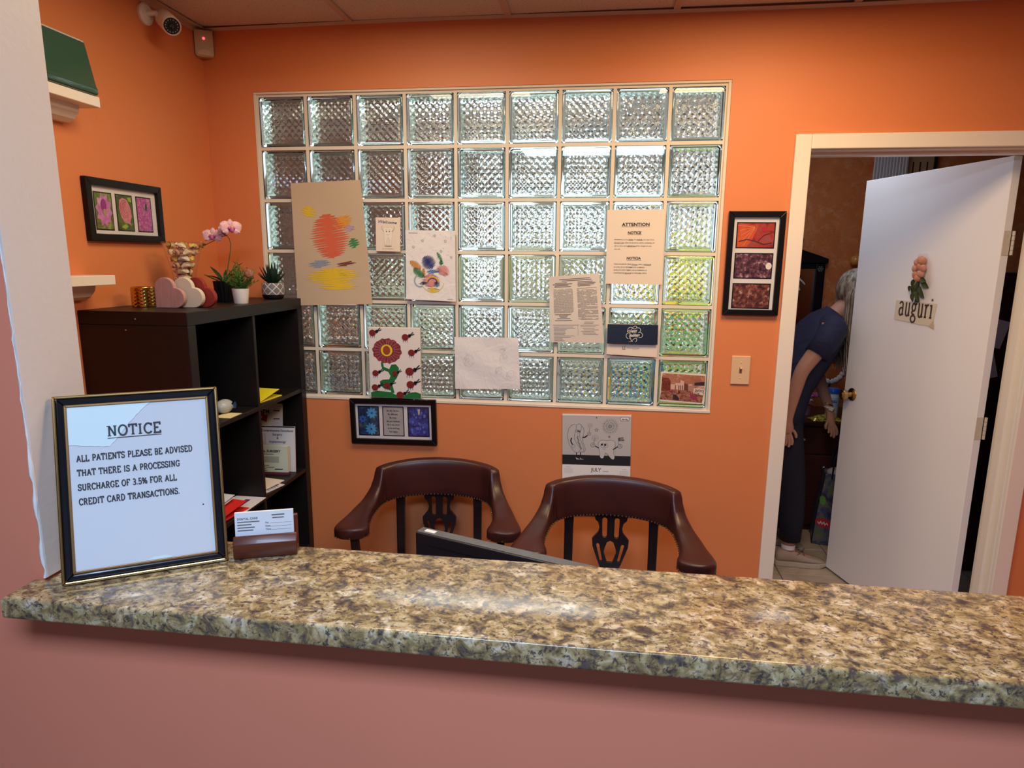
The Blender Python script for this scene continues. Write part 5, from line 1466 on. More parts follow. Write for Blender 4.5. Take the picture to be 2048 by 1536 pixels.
ks([(575, 640), (555, 680), (580, 730), (575, 790), (610, 830), (620, 880), (650, 940)], .0016); ks([(590, 650), (575, 690), (598, 735), (595, 790), (628, 830), (640, 880), (668, 940)], .0008)
for p in (arc(560, 540, 26, 28, 0, 360, 14), arc(605, 545, 20, 26, 0, 360, 14)): ks(p, .0007, True)
ks([(560, 595), (575, 602), (588, 592)])
ks([(440, 690), (425, 740), (435, 790), (462, 835)], .0045); ks([(670, 680), (720, 678), (775, 635)], .0045)
for p in (arc(480, 870, 34, 36, 0, 360, 12), arc(810, 600, 38, 36, 0, 360, 12)): ks(p, .0008, True)
ks([(785, 615), (815, 590), (830, 605)]); ks([(810, 560), (822, 470)])
ks([(545, 1015), (545, 1100), (530, 1120)], .0035); ks([(630, 1005), (630, 1100)], .0035)
# tooth
TOO = [(1180, 760), (1120, 740), (1050, 745), (1010, 790), (1005, 860), (1020, 940), (1030, 1020), (1040, 1110), (1070, 1145), (1110, 1140), (1135, 1080), (1160, 1020), (1200, 1050), (1240, 1110), (1290, 1165), (1340, 1165), (1350, 1110), (1325, 1030), (1330, 950), (1355, 880), (1358, 800), (1320, 755), (1250, 745)]
b0 = B(); b0.poly([kc(*p) for p in TOO], .0047); b0.build('tooth_print', flat('pale_tooth_grey', (.55, .53, .52)), t)
ks(TOO, WD, True)
for p in (arc(1095, 860, 42, 46, 0, 360, 16), arc(1165, 860, 42, 46, 0, 360, 16)): ks(p, .0009, True)
b.disc(*kc(1080, 842), .0042, .0042, D, 10); b.disc(*kc(1152, 848), .0042, .0042, D, 10); b.disc(*kc(575, 542), .0028, .0028, D, 10); b.disc(*kc(608, 550), .0024, .0026, D, 10)
ks([(1105, 925), (1130, 950), (1160, 925)]); ks([(1015, 915), (940, 870)], .0034); ks([(1310, 950), (1410, 885)], .0034)
for p in (arc(890, 845, 46, 44, 0, 360, 14), arc(1455, 875, 46, 44, 0, 360, 14)): ks(p, .0009, True)
ks([(870, 850), (900, 830), (915, 860)]); ks([(1440, 880), (1465, 860), (1480, 890)])
ks([(905, 800), (935, 700)]); ks([(1425, 830), (1420, 700)])
b.build('print', INK, t)
b = B()
def burst(X, Y, r0, r1, n_, wd):
    for k in range(n_):
        a = 2 * pi * k / n_
        b.stroke([kc(X + r0 * cos(a), Y + r0 * sin(a)), kc(X + r1 * cos(a), Y + r1 * sin(a))], wd, D)
burst(1245, 445, 15, 50, 14, .0009); burst(1245, 445, 65, 100, 20, .0010); burst(1245, 445, 115, 150, 26, .0011); burst(1245, 445, 160, 172, 30, .0009)
burst(825, 420, 18, 32, 10, .0006); burst(825, 420, 45, 58, 14, .0006); burst(935, 690, 18, 34, 10, .0006); burst(935, 690, 52, 72, 16, .0006)
star(b, *kc(965, 520), .0075, .0009, D); star(b, *kc(1232, 670), .0048, .0010, D)
b.build('print', INK, t)
b = B(); b.poly([kc(1412, 695), kc(1520, 680), kc(1545, 755), kc(1425, 765)], .0048); b.build('flag_print', flat('flag_grey', (.10, .10, .11)), t)
for k in range(3):
    b = B(); b.stroke([kc(1455, 705 + 20 * k), kc(1530, 695 + 20 * k)], .0012, .0050); b.build('flag_stripe', GREYPG, t)
for p in ([(530, 1120), (545, 1165), (620, 1165)], [(620, 1120), (640, 1150), (710, 1165), (620, 1165)]):
    b = B(); b.poly([kc(*q) for q in p], .0052); b.build('shoe_print', GREYPG, t)
b = B(); b.poly([kc(*q) for q in [(1470, 250), (1620, 250), (1638, 285), (1620, 325), (1470, 325), (1452, 285)]], .0046); b.build('logo_plate', PAPER, t)
b = B(); ks([(1470, 250), (1620, 250), (1638, 285), (1620, 325), (1470, 325), (1452, 285)], .0012, True); u, w = kc(1545, 305); text(b, 'dandy', .0052, u, w, .0050, 'C', .03, width=.026); b.build('lettering', INK, t)
b = B(); b.sphere((0, -.005, -.0125), .0022, 8, 6); b.build('hanging_nail', BLACKP, t, smooth=True)

# ================================================================ ON THE COUNTER
zc = 1.0669
t = thing('notice_frame', 'gold and black standing frame with a credit card surcharge notice on the counter', 'picture frame', (.5755, -1.5815, zc), (RAD(-15), 0, RAD(30.8)))
FW, FH = .271, .337
def ring(w, h, fw, y0, y1, m, name, bev):
    for (ax, ay, bx_, by_) in ((-1, -1, 1, -1), (1, -1, 1, 1), (1, 1, -1, 1), (-1, 1, -1, -1)):
        b = B(); b.prism([(ax * w / 2, FH / 2 + ay * h / 2), (bx_ * w / 2, FH / 2 + by_ * h / 2), (bx_ * (w / 2 - fw), FH / 2 + by_ * (h / 2 - fw)), (ax * (w / 2 - fw), FH / 2 + ay * (h / 2 - fw))], y0, y1)
        b.build(name, m, t, bevel=bev, fix=True)
ring(FW, FH, .0055, -.012, 0, GOLD, 'gold_edge', .002)
ring(FW - .011, FH - .011, .0115, -.010, 0, BLACKG, 'black_moulding', .003)
ring(FW - .034, FH - .034, .0045, -.008, 0, GOLDDK, 'bronze_liner', .001)
pw, ph = FW - .043, FH - .043
b = B(); b.box(-pw / 2, -.0050, FH / 2 - ph / 2, pw / 2, -.0008, FH / 2 + ph / 2); pg = b.build('notice_sheet', PAPERB, t)
b = B(); slab(b, 'NOTICE', .0185, -.009, .258, .0066, 'C', .16, width=.088); b.rect(-.053, .2535, .035, .2547, .0066)
for s_, wd, w in (('ALL PATIENTS PLEASE BE ADVISED', .189, .2165), ('THAT THERE IS A PROCESSING', .166, .1905), ('SURCHARGE OF 3.5% FOR ALL', .159, .1645), ('CREDIT CARD TRANSACTIONS.', .163, .1385)):
    slab(b, s_, .0108, -.1035, w, .0066, 'L', .165, width=wd)
b.disc(.098, .1125, .0014, .0014, .0056, 8)
b.build('lettering', flat('charcoal_ink', (.045, .042, .05)), pg)
rr = random.Random(6)
def torn(pts):
    out = []
    for a, c in zip(pts, pts[1:]):
        for k in range(7):
            q = k / 7; out.append((a[0] + (c[0] - a[0]) * q + rr.uniform(-.0006, .0006), a[1] + (c[1] - a[1]) * q + rr.uniform(-.0006, .0006)))
    return out + [pts[-1]]
edge = torn([(.018, FH / 2 + ph / 2), (-.004, .295), (-.022, .275), (-.034, .258), (-.050, .240), (-.080, .243), (-pw / 2, .2475)])
b = B(); b.poly(edge + [(-pw / 2, FH / 2 + ph / 2)], .0059); b.build('stuck_paper_patch', mat('bleached_paper', (.82, .95, .95), .3), pg)
b = B(); b.stroke(edge, .0012, .0062); b.build('torn_edge', mat('torn_white', (.9, .92, .92), .8), pg)
edge2 = [(-.005, .0218), (.010, .0270), (.028, .0275), (.044, .0218)]
b = B(); b.poly(edge2, .0059); b.build('stuck_paper_patch', mat('bleached_paper'), pg)
b = B(); b.rect(-pw / 2, FH / 2 - ph / 2, pw / 2, FH / 2 + ph / 2, .0072); b.build('glass_pane', PANE, t)
b = B(); b.box(-FW / 2 + .012, .0002, .012, FW / 2 - .012, .004, FH - .012); b.build('backing_board', BLACKP, t)
b = B(); b.box(-.03, .0, 0, .03, .003, .20, Matrix.Translation((0, .004, .235)) @ Matrix.Rotation(RAD(-148), 4, 'X')); b.build('easel_leg', BLACKP, t)

t = thing('business_card_holder', 'polished mahogany card holder with appointment cards on the counter', 'card holder', (.758, -1.4915, zc), (0, 0, RAD(20.4)))
b = B(); prof = [(-.002, 0), (-.004, .004), (-.004, .030), (.006, .043), (.012, .043), (.012, .010), (.030, .010), (.030, .072), (.040, .072), (.040, 0)]
n = len(prof); L = .059
b.add([(-L, y, z) for y, z in prof] + [(L, y, z) for y, z in prof], [tuple(range(n)), tuple(range(2 * n - 1, n - 1, -1))] + [(i, (i + 1) % n, (i + 1) % n + n, i + n) for i in range(n)])
b.build('holder_block', MAHOG, t, bevel=.0018, fix=True, smooth=True)
b = B(); b.box(-.0565, .0128, .0105, .0525, .0205, .0880, Matrix.Rotation(RAD(-6), 4, 'X')); cs = b.build('card_stack', PAPERB, t)
b = B(); M6 = Matrix.Rotation(RAD(-6), 4, 'X')
pb = B()
text(pb, 'DENTAL CARE', .0042, -.052, .0735, 0, 'L', .03, width=.038)
for k, wd in enumerate((.041, .026, .032, .029)): pb.rect(-.052, .0680 - k * .0056, -.052 + wd, .0702 - k * .0056, 0)
pb.rect(.012, .0785, .036, .0812, 0); pb.rect(.013, .0730, .035, .0752, 0)
for k, s_ in enumerate(('For', 'Date', 'Time')):
    text(pb, s_, .0034, .000, .0635 - k * .0066, 0, 'L', .03); pb.rect(.009, .0633 - k * .0066, .049, .0638 - k * .0066, 0)
b.add([M6 @ Vector((p[0], .0125, p[2])) for p in pb.v], pb.f); b.build('lettering', INKG, cs)
# ================================================================ ON THE DOOR
DM = Matrix.Translation(DP) @ Matrix.Rotation(DA, 4, 'Z')
def on_door(name, label, cat, u, z, lift=.0372):
    p = DM @ Vector((u, -lift, z))
    return thing(name, label, cat, p, (0, 0, DA))
t = on_door('greeting_sign', 'torn cream paper sign taped to the white door', 'sign', -.392, 1.428)
b = B(); outl = [(-.118, .048), (.122, .046), (.112, -.028), (.098, -.050), (.040, -.050), (-.040, -.044), (-.120, -.040)]
b.prism(outl, -.0010, -.0002); b.build('sign_sheet', paper('aged_cream_paper', (.72, .64, .50), .15), t, fix=True)
b = B(); slab(b, 'auguri', .088, .004, -.018, .0014, 'C', .10, width=.200, track=.02, sw=.2); b.build('lettering', flat('brown_black_ink', (.07, .05, .04)), t)
b = B(); b.poly([(.090, -.052), (.114, -.026), (.124, -.062)], .0016); b.build('curled_tape', mat('yellowed_tape', (.62, .46, .30), .4), t)
t = on_door('dried_roses', 'small bunch of dried peach roses taped head up above the sign', 'dried flowers', -.375, 1.478, .0415)
ROSE = mat('dried_rose', (.55, .24, .13), .7); ROSE2 = mat('dried_rose_pink', (.58, .27, .19), .7); DRYL = mat('dried_leaf', (.055, .075, .022), .7)
rp = random.Random(12)
for k, (u, w) in enumerate(((-.014, .168), (.016, .172), (-.020, .142), (.006, .150), (.024, .146), (-.016, .116), (.012, .120), (-.002, .100), (.002, .178))):
    f = B()
    for q in range(5):
        r = .0155 - .0024 * q; a = q * 1.3 + k
        f.sphere((u + .003 * cos(a), -.014 - .002 * q, w + .003 * sin(a)), r, 10, 7, (1, .75, 1.12))
    f.build('rose_head', ROSE if k % 2 else ROSE2, t, smooth='all')
for k, (u, w, ang, L) in enumerate(((-.020, .095, 2.5, .045), (.018, .096, -2.4, .050), (-.012, .070, 2.75, .055), (.014, .066, -2.75, .055), (0, .085, 3.1, .06), (-.026, .060, 2.0, .032), (.006, .045, -2.9, .05), (-.008, .040, 2.9, .045), (.022, .10, -2.0, .03))):
    o = leaf_mesh(L, .024, .25, .2).build('dried_leaf', DRYL, t, smooth='all')
    o.location = (u, -.008 - .0015 * k, w); o.rotation_euler = (Matrix.Rotation(-ang, 3, 'Y') @ Matrix.Rotation(RAD(90), 3, 'X')).to_euler()
b = B(); b.tube([(-.002, -.008, .09), (0, -.008, .03), (-.002, -.006, -.005)], [.006, .006, .007], 8); b.build('stem_bundle', mat('dark_stem', (.03, .03, .035), .6), t, smooth=True)
b = B(); b.rect(-.026, .176, .030, .205, .006); b.build('tape_strip', mat('frosted_tape', (.75, .74, .73), .35), t)

# ================================================================ ROOM BEHIND THE DOOR
t = thing('sideboard', 'dark cherry cabinet with small knobs behind the bending person', 'cabinet', (2.32, 1.40, 0))
b = B(); b.box(0, .012, .04, 1.05, .45, .675); b.build('body', CABINET, t, bevel=.002, seg=1)
b = B(); b.box(-.015, -.012, .6755, 1.065, .455, .700); b.build('top_board', CABINET, t, bevel=.004)
b = B(); b.box(.03, .03, 0, 1.02, .43, .0398); b.build('plinth', CABINET, t)
for i in range(2):
    x0 = .015 + i * .515
    b = B(); b.box(x0, 0, .50, x0 + .505, .0118, .665); d = b.build('drawer', CABINET, t, bevel=.003, seg=1)
    for kx in (.31, .0999):
        b = B(); b.sphere((x0 + kx + (.0 if i == 0 else .0), -.012, .590), .010, 10, 7); b.build('knob', CHROME, d, smooth=True)
    b = B(); b.box(x0, 0, .05, x0 + .505, .0118, .49); d = b.build('cabinet_door', CABINET, t, bevel=.003, seg=1)
    b = B(); b.sphere((x0 + .435, -.012, .42), .010, 10, 7); b.build('knob', CHROME, d, smooth=True)

t = thing('wipes_tub', 'white wipes tub with a blue lid on the cabinet', 'tub', (2.840, 1.56, .7004))
b = B(); b.lathe([(.0005, 0), (.036, 0), (.037, .004), (.037, .150), (.0005, .150)], 28); b.build('tub_body', WHITEP, t, smooth=True)
b = B(); b.lathe([(.0005, .1502), (.039, .1502), (.039, .172), (.034, .180), (.0005, .181)], 28); b.build('lid', mat('blue_plastic', (.02, .10, .50), .3), t, smooth=True)
b = B(); n = 12
for k in range(n):
    a0 = RAD(-150 + 120 * k / n); a1 = RAD(-150 + 120 * (k + 1) / n); r = .0376
    b.add([(r * cos(a0), r * sin(a0), .07), (r * cos(a1), r * sin(a1), .07), (r * cos(a1), r * sin(a1), .125), (r * cos(a0), r * sin(a0), .125)], [(0, 1, 2, 3)])
b.build('label_band', mat('pale_blue_label', (.50, .58, .66), .4), t)
tb = B(); text(tb, 'PURELL', .016, 0, .095, 0, 'C', .03, .1, width=.055)
tb.v = [(.0382 * cos(RAD(-105) + p[0] / .0382), .0382 * sin(RAD(-105) + p[0] / .0382), p[2]) for p in tb.v]; tb.build('lettering', flat('navy_ink', (.02, .04, .16)), t)
t = thing('noodle_pack', 'shiny yellow snack pack lying at the front of the cabinet', 'packet', (2.775, 1.46, .7005), (0, 0, RAD(8)))
YP = mat('yellow_foil', (.62, .50, .03), .25, .3); v = coords(YP); base(YP, ramp(YP, noise(YP, v, 90, 3), [(.4, (.10, .08, .02)), (.5, (.60, .48, .03)), (.7, (.80, .72, .20))]))
b = B(); b.grid(lambda u, v: (-.09 + .18 * u, -.05 + .10 * v, .003 + .030 * sin(pi * u) ** .6 * sin(pi * v) ** .6 + .004 * sin(31 * u + 17 * v) * sin(pi * u) * sin(pi * v)), 18, 12); b.grid(lambda u, v: (-.09 + .18 * u, .05 - .10 * v, .001), 2, 2); b.build('pack', YP, t, smooth='all')
t = thing('pink_flowers', 'bunch of magenta silk flowers behind the person', 'flowers', (2.705, 1.60, .7004))
b = B(); b.lathe([(.0005, 0), (.025, 0), (.032, .06), (.030, .06), (.024, .004)], 18); b.build('cup', mat('dull_rose_cup', (.35, .14, .16), .4), t, smooth=True)
rp = random.Random(77)
for k in range(9):
    a = k * 2.4; r = .018 + .02 * (k % 3)
    f = B()
    for q in range(6):
        f.sphere((r * cos(a) + .012 * cos(q), r * sin(a) + .012 * sin(q), .085 + .02 * (k % 3) + .006 * (q % 2)), .011, 7, 5, (1, 1, .6))
    f.build('blossom', mat('magenta_silk', (.50, .10, .32), .6) if k % 3 else mat('lilac_silk', (.62, .38, .55), .6), t, smooth='all')
t = thing('lace_wreath', 'white lace wreath with a pink bow standing on the cabinet', 'wreath', (2.86, 1.70, .7004))
f = B(); n = 40
for k in range(n):
    a = 2 * pi * k / n; f.sphere((.082 * cos(a), 0, .29 + .095 * sin(a)), .016 + .004 * (k % 2), 7, 5, (1, .6, 1))
f.build('lace_ring', mat('white_lace', (.75, .70, .66), .8), t, smooth='all')
for s_ in (-1, 1):
    f = B(); f.sphere((s_ * .024 - .03, -.02, .33), .022, 10, 7, (1.2, .5, .75)); f.build('bow_loop', mat('dusty_rose_ribbon', (.45, .10, .13), .5), t, smooth=True)
f = B(); f.tube([(0, 0, .215), (0, 0, .10), (0, .02, .0)], .006, 8); f.build('stand', BLACKP, t)

# mirror with a dark carved frame
t = thing('wall_mirror', 'dark carved wall mirror in the room behind the door', 'mirror', (2.60, 1.8585, 1.08))
b = B(); b.box(-.150, -.012, .05, .150, -.004, .520); b.build('mirror_glass', MIRROR, t)
for x0, x1 in ((-.208, -.1505), (.1505, .208)):
    b = B(); b.box(x0, -.035, .0, x1, 0, .555); b.build('side_rail', BLACKS, t, bevel=.006)
b = B(); b.box(-.150, -.033, 0, .150, 0, .0495); b.build('bottom_rail', BLACKS, t, bevel=.004)
b = B(); b.prism([(-.222, .556), (.222, .556), (.222, .585), (.150, .610), (.06, .640), (0, .652), (-.06, .640), (-.150, .610), (-.222, .585)], -.042, 0); b.build('cornice', BLACKS, t, bevel=.004, fix=True)
b = B(); b.box(-.1503, -.033, .5205, .1503, 0, .5555); b.build('top_rail', BLACKS, t, bevel=.003, seg=1)
for k in range(6):
    a = 2 * pi * k / 6
    b = B(); b.sphere((.178 + .013 * cos(a), -.037, .520 + .013 * sin(a)), .0065, 8, 5, (1, .4, 1)); b.build('carved_petal', mat('grey_carving', (.08, .08, .09), .35), t, smooth=True)
b = B(); b.sphere((.178, -.037, .520), .007, 8, 6, (1, .6, 1)); b.build('carved_boss', mat('grey_carving'), t, smooth=True)
b = B(); b.lathe([(.0005, .6525), (.020, .6525), (.012, .670), (.018, .690), (.022, .705), (.012, .722), (.0005, .735)], 14, (.045, -.02, 0)); b.build('finial', BLACKS, t, smooth=True)
t = thing('white_figurine', 'tiny white hanging angel figurine in front of the mirror', 'figurine', (2.640, 1.8058, 1.515))
b = B(); b.sphere((0, 0, .055), .014, 10, 7); b.lathe([(.0005, -.02), (.016, -.018), (.010, .02), (.006, .045), (.0005, .046)], 12); b.tube([(0, 0, .03), (.03, -.005, .005), (.045, -.005, -.012)], [.006, .005, .004], 6); b.tube([(0, 0, .03), (-.03, -.005, .012)], [.006, .005], 6); b.tube([(0, 0, -.01), (.018, 0, -.05)], [.008, .004], 6)
b.build('angel', mat('white_porcelain', (.70, .66, .60), .3), t, smooth=True)
b = B(); b.tube([(0, 0, .066), (-.01, .006, .12), (-.012, .006, .21)], .0012, 5); b.build('hanging_cord', BLACKP, t)
o = B().sphere((0, 0, 0), .034, 16, 10).build('orange_ornament', mat('orange_glass', (.62, .25, .05), .15, coat=.5), smooth=True)
o.location = (2.985, 1.824, 1.655); tag(o, 'small glossy orange ball ornament on the far wall', 'ornament')
# blind and slotted wooden rack high on the far wall
t = thing('vertical_blind', 'white ribbed blind high on the far wall above the door', 'blind', (3.02, 1.80, 1.95))
for k in range(11):
    b = B(); b.box(.004 + k * .0180, -.004, 0, .0175 + k * .0180, .004, .56, Matrix.Translation((.010 + k * .018, 0, 0)) @ Matrix.Rotation(RAD(28), 4, 'Z') @ Matrix.Translation((-.010 - k * .018, 0, 0))); b.build('slat', mat('white_blind_slat', (.72, .74, .76), .5), t)
b = B(); b.box(0, -.02, .5605, .205, .03, .59); b.build('head_rail', WHITEP, t)
t = thing('slotted_rack', 'tan wooden rack with dark slots beside the white blind', 'rack', (3.235, 1.84, 1.98))
b = B(); b.box(0, 0, 0, .145, .018, .56); b.build('rack_board', mat('tan_rack_wood', (.48, .30, .16), .6), t)
for k in range(3):
    for r_ in range(4):
        b = B(); b.box(.025 + k * .04, -.001, .06 + r_ * .13, .033 + k * .04, -.0002, .14 + r_ * .13); b.build('slot', flat('slot_black', (.015, .01, .008)), t)
b = B(); b.box(.146, -.01, 0, .160, .018, .56); b.build('edge_bar', mat('dark_steel', (.03, .035, .05), .3, .5), t)
# dark wardrobe behind the door with papers on it
t = thing('wardrobe', 'dark wardrobe behind the open door seen through the hinge gap', 'wardrobe', (3.24, .98, 0))
b = B(); b.box(0, 0, 0, .55, .38, 1.60); b.build('body', CABINET, t, bevel=.003, seg=1)
for x0 in (.005, .278):
    b = B(); b.box(x0, -.016, .05, x0 + .267, -.0005, 1.58); d = b.build('wardrobe_door', CABINET, t, bevel=.002, seg=1)
    b = B(); b.sphere((x0 + (.245 if x0 < .1 else .022), -.024, .85), .009, 8, 6); b.build('knob', CHROME, d, smooth=True)
for (x, z, a, lb) in ((3.37, 1.30, 14, 'tilted white paper higher on the dark wardrobe'), (3.345, 1.13, -16, 'tilted white paper lower on the dark wardrobe')):
    o = B().box(-.055, -.0008, -.07, .055, 0, .07).build('paper_note', CARDL); o.location = (x, .9632, z); o.rotation_euler = (0, RAD(a), 0); tag(o, lb, 'paper', 'papers on the wardrobe')
# tote bag
BAGM = mat('printed_tote', (.06, .06, .10), .4, coat=.2)
v = coords(BAGM); base(BAGM, ramp(BAGM, noise(BAGM, v, 16, 3, .5, .5), [(.30, (.03, .03, .05)), (.42, (.05, .06, .13)), (.50, (.10, .10, .11)), (.58, (.08, .14, .05)), (.64, (.16, .10, .10)), (.72, (.16, .15, .18))], 'CONSTANT'))
t = thing('tote_bag', 'printed shopping tote bag on the tiled floor below the hand', 'bag', (2.83, 1.275, 0.0005), (0, 0, RAD(-14)))
b = B()
rows = []
for z, sx, sy in ((0, .125, .085), (.02, .128, .088), (.20, .115, .075), (.38, .092, .060), (.43, .088, .056)):
    rows.append([(-sx, -sy, z), (sx, -sy, z), (sx, sy, z), (-sx, sy, z)])
b.rings(rows, cap=False); b.add(rows[0], [(0, 1, 2, 3)]); b.build('bag_body', BAGM, t)
PIPE = mat('navy_piping', (.008, .010, .03), .5)
for cx_, cy_ in ((-1, -1), (1, -1), (1, 1), (-1, 1)):
    b = B(); b.tube([(cx_ * sx, cy_ * sy, z) for z, sx, sy in ((.003, .126, .086), (.02, .128, .088), (.20, .115, .075), (.38, .092, .060), (.43, .088, .056))], .004, 6); b.build('piping', PIPE, t)
b = B(); b.tube([(-.125, -.085, .004), (.125, -.085, .004), (.125, .085, .004), (-.125, .085, .004), (-.125, -.085, .004)], .004, 6); b.build('piping', PIPE, t)
b = B(); rp = random.Random(3); b.sphere((.0, 0, .425), .08, 14, 8, (1, .6, .45)); b.build('plastic_liner', mat('crumpled_plastic', (.42, .42, .44), .3), t, smooth='all')
for s_ in (-1, 1):
    b = B(); b.tube([(-.05, s_ * .058, .40), (-.045, s_ * .05, .52), (-.015, s_ * .03, .63), (.015, s_ * .03, .63), (.045, s_ * .05, .52), (.05, s_ * .058, .40)], .005, 6); b.build('handle', PIPE, t, smooth=True)
b = B(); b.disc(-.075, .135, .045, .030, .0825, 14, -.25); b.build('red_badge', flat('bag_red', (.42, .02, .03)), t)
b = B(); b.stroke([(-.105, .140), (-.095, .128), (-.088, .142), (-.080, .128), (-.072, .140), (-.064, .124), (-.055, .136), (-.048, .124)], .005, .0840); b.build('lettering', flat('badge_white', (.65, .62, .60)), t)
b = B(); b.disc(-.088, .27, .018, .028, .0720, 12, .2); b.build('green_badge', flat('bag_green', (.10, .26, .05)), t)
b = B(); b.disc(.05, .05, .05, .022, .0880, 12); b.build('orange_badge', flat('bag_orange', (.38, .14, .04)), t)

# ================================================================ PERSON BENDING OVER THE CABINET
def skin_obj(name, V, E, Rr, m, parent, sub=2, root=0):
    me = bpy.data.meshes.new(name); me.from_pydata(V, E, []); me.update()
    o = bpy.data.objects.new(name, me); col.objects.link(o)
    md = o.modifiers.new('skin', 'SKIN'); md.use_smooth_shade = True; md.branch_smoothing = .6
    for sv, r in zip(me.skin_vertices[0].data, Rr):
        sv.radius = (r, r) if not isinstance(r, tuple) else r; sv.use_root = False
    me.skin_vertices[0].data[root].use_root = True
    sb = o.modifiers.new('sub', 'SUBSURF'); sb.levels = sub; sb.render_levels = sub
    ev = o.evaluated_get(bpy.context.evaluated_depsgraph_get())
    me2 = bpy.data.meshes.new_from_object(ev)
    bpy.data.objects.remove(o); bpy.data.meshes.remove(me)
    me2.name = name; me2.materials.clear(); me2.materials.append(m)
    me2.polygons.foreach_set('use_smooth', [True] * len(me2.polygons))
    return link(name, me2, parent)
per = thing('person', 'person in navy scrubs bending forward, reaching down beside the dark cabinet', 'person', (2.50, 1.02, 0.0))
SKIN = mat('skin', (.42, .22, .15), .5)
SKIN.node_tree.nodes['Principled BSDF'].inputs['Subsurface Weight'].default_value = .08
V = []; E = []; Rr = []
def chain(start, pts):
    prev = start
    for (x, y, z, r) in pts:
        V.append((x, y, z)); Rr.append(r)
        i = len(V) - 1
        if prev is not None: E.append((prev, i))
        prev = i
    return prev
pel = chain(None, [(-.12, 0, .88, .105)])
ch_ = chain(pel, [(-.075, 0, 1.02, .105), (-.005, 0, 1.17, .115), (.065, 0, 1.29, .105)])
nk = chain(ch_, [(.115, 0, 1.365, .060), (.165, 0, 1.415, .050)])
hd_ = chain(nk, [(.205, 0, 1.455, .066), (.240, 0, 1.490, .082), (.268, 0, 1.540, .072)])
fw = Vector((.80, 0, -.60)); upv = Vector((.60, 0, .80)); HC = Vector((.240, 0, 1.490))
iC = len(V) - 2
jw = HC + fw * .062 - upv * .062; chain(iC, [(jw.x, 0, jw.z, .036)])
ns_ = HC + fw * .100 - upv * .012; chain(iC, [(ns_.x, 0, ns_.z, .013)])
for s_ in (-1, 1):
    if s_ < 0:
        arm = [(.075, -.125, 1.320, .060), (.055, -.185, 1.300, .052), (-.02, -.205, 1.20, .045), (-.085, -.210, 1.100, .038), (-.108, -.205, .98, .034), (-.122, -.200, .865, .024)]
        hand = [(-.124, -.200, .835, .026), (-.122, -.200, .795, .030)]
        fing = [[(.014, -.012, -.035), (.024, -.016, -.062), (.020, -.018, -.084)], [(.004, -.012, -.040), (.012, -.015, -.072), (.006, -.016, -.096)], [(-.008, -.010, -.038), (-.004, -.012, -.068), (-.008, -.012, -.090)], [(-.018, -.006, -.030), (-.018, -.006, -.054), (-.020, -.006, -.070)], [(.028, .004, -.006), (.044, .004, -.030), (.046, .002, -.050)]]
    else:
        arm = [(.085, .125, 1.310, .060), (.085, .185, 1.270, .050), (.105, .205, 1.14, .044), (.135, .205, 1.00, .038), (.175, .195, .90, .033), (.205, .185, .825, .024)]
        hand = [(.212, .182, .795, .026), (.222, .180, .755, .030)]
        fing = [[(.022, -.014, -.034), (.030, -.018, -.060), (.026, -.018, -.080)], [(.010, -.012, -.040), (.018, -.014, -.072), (.014, -.016, -.096)], [(-.002, -.010, -.038), (.004, -.010, -.068), (0, -.012, -.090)], [(-.014, -.006, -.030), (-.010, -.006, -.054), (-.014, -.006, -.070)], [(-.026, -.010, -.004), (-.036, -.014, -.028), (-.030, -.014, -.046)]]
    a = chain(ch_, arm); hnd = chain(a, hand); c0 = Vector(hand[-1][:3])
    for fchain in fing:
        chain(hnd, [(c0.x + f[0], c0.y + f[1], c0.z + f[2], r) for f, r in zip(fchain, (.0095, .0085, .0070))])
for s_, xs_ in ((-1, (-.115, -.055, -.035, -.035)), (1, (-.105, -.075, -.095, -.095))):
    chain(pel, [(xs_[0], s_ * .095, .80, .085), (xs_[1], s_ * .10, .47, .052), (xs_[2], s_ * .10, .18, .038), (xs_[3], s_ * .10, .085, .034), (xs_[3] + .06, s_ * .10, .045, .030), (xs_[3] + .14, s_ * .10, .035, .024)])
skin_obj('body', V, E, Rr, SKIN, per, 2, 0)
SCRUB = mat('navy_scrub_cloth', (.007, .010, .040), .8); v = coords(SCRUB); bump(SCRUB, noise(SCRUB, v, 14, 3, .5, .8), .5, .02)
def loft(b, rows, n=24):
    """rows: (x, z, dirx, dirz, half depth, half width, y)"""
    rings = []
    for x, z, dx, dz, a, w, y in rows:
        l = math.hypot(dx, dz); nx, nz = dz / l, -dx / l
        rings.append([(x + nx * a * cos(t_), y + w * sin(t_), z + nz * a * cos(t_)) for t_ in (2 * pi * k / n for k in range(n))])
    b.rings(rings)
b = B()
loft(b, [(-.125, .80, .2, 1, .135, .185, 0), (-.118, .88, .3, 1, .130, .180, 0), (-.085, 1.00, .4, 1, .125, .172, 0), (-.035, 1.11, .5, 1, .128, .178, 0), (.015, 1.20, .55, 1, .125, .188, 0), (.060, 1.28, .6, 1, .112, .195, 0), (.088, 1.33, .7, 1, .090, .175, 0), (.112, 1.365, .8, 1, .066, .10, 0), (.122, 1.380, .8, 1, .058, .062, 0)])
b.tube([(.075, -.10, 1.325), (.062, -.170, 1.312), (.025, -.196, 1.250), (-.020, -.206, 1.185)], [.066, .070, .062, .060], 18)
b.tube([(.085, .10, 1.315), (.085, .175, 1.285), (.098, .198, 1.20), (.112, .204, 1.14)], [.066, .066, .060, .058], 18)
b.build('scrub_top', SCRUB, per, smooth='all')
b = B()
loft(b, [(-.118, .92, .1, 1, .118, .168, 0), (-.122, .86, 0, 1, .125, .175, 0), (-.120, .80, 0, 1, .120, .172, 0), (-.115, .74, 0, 1, .095, .150, 0)])
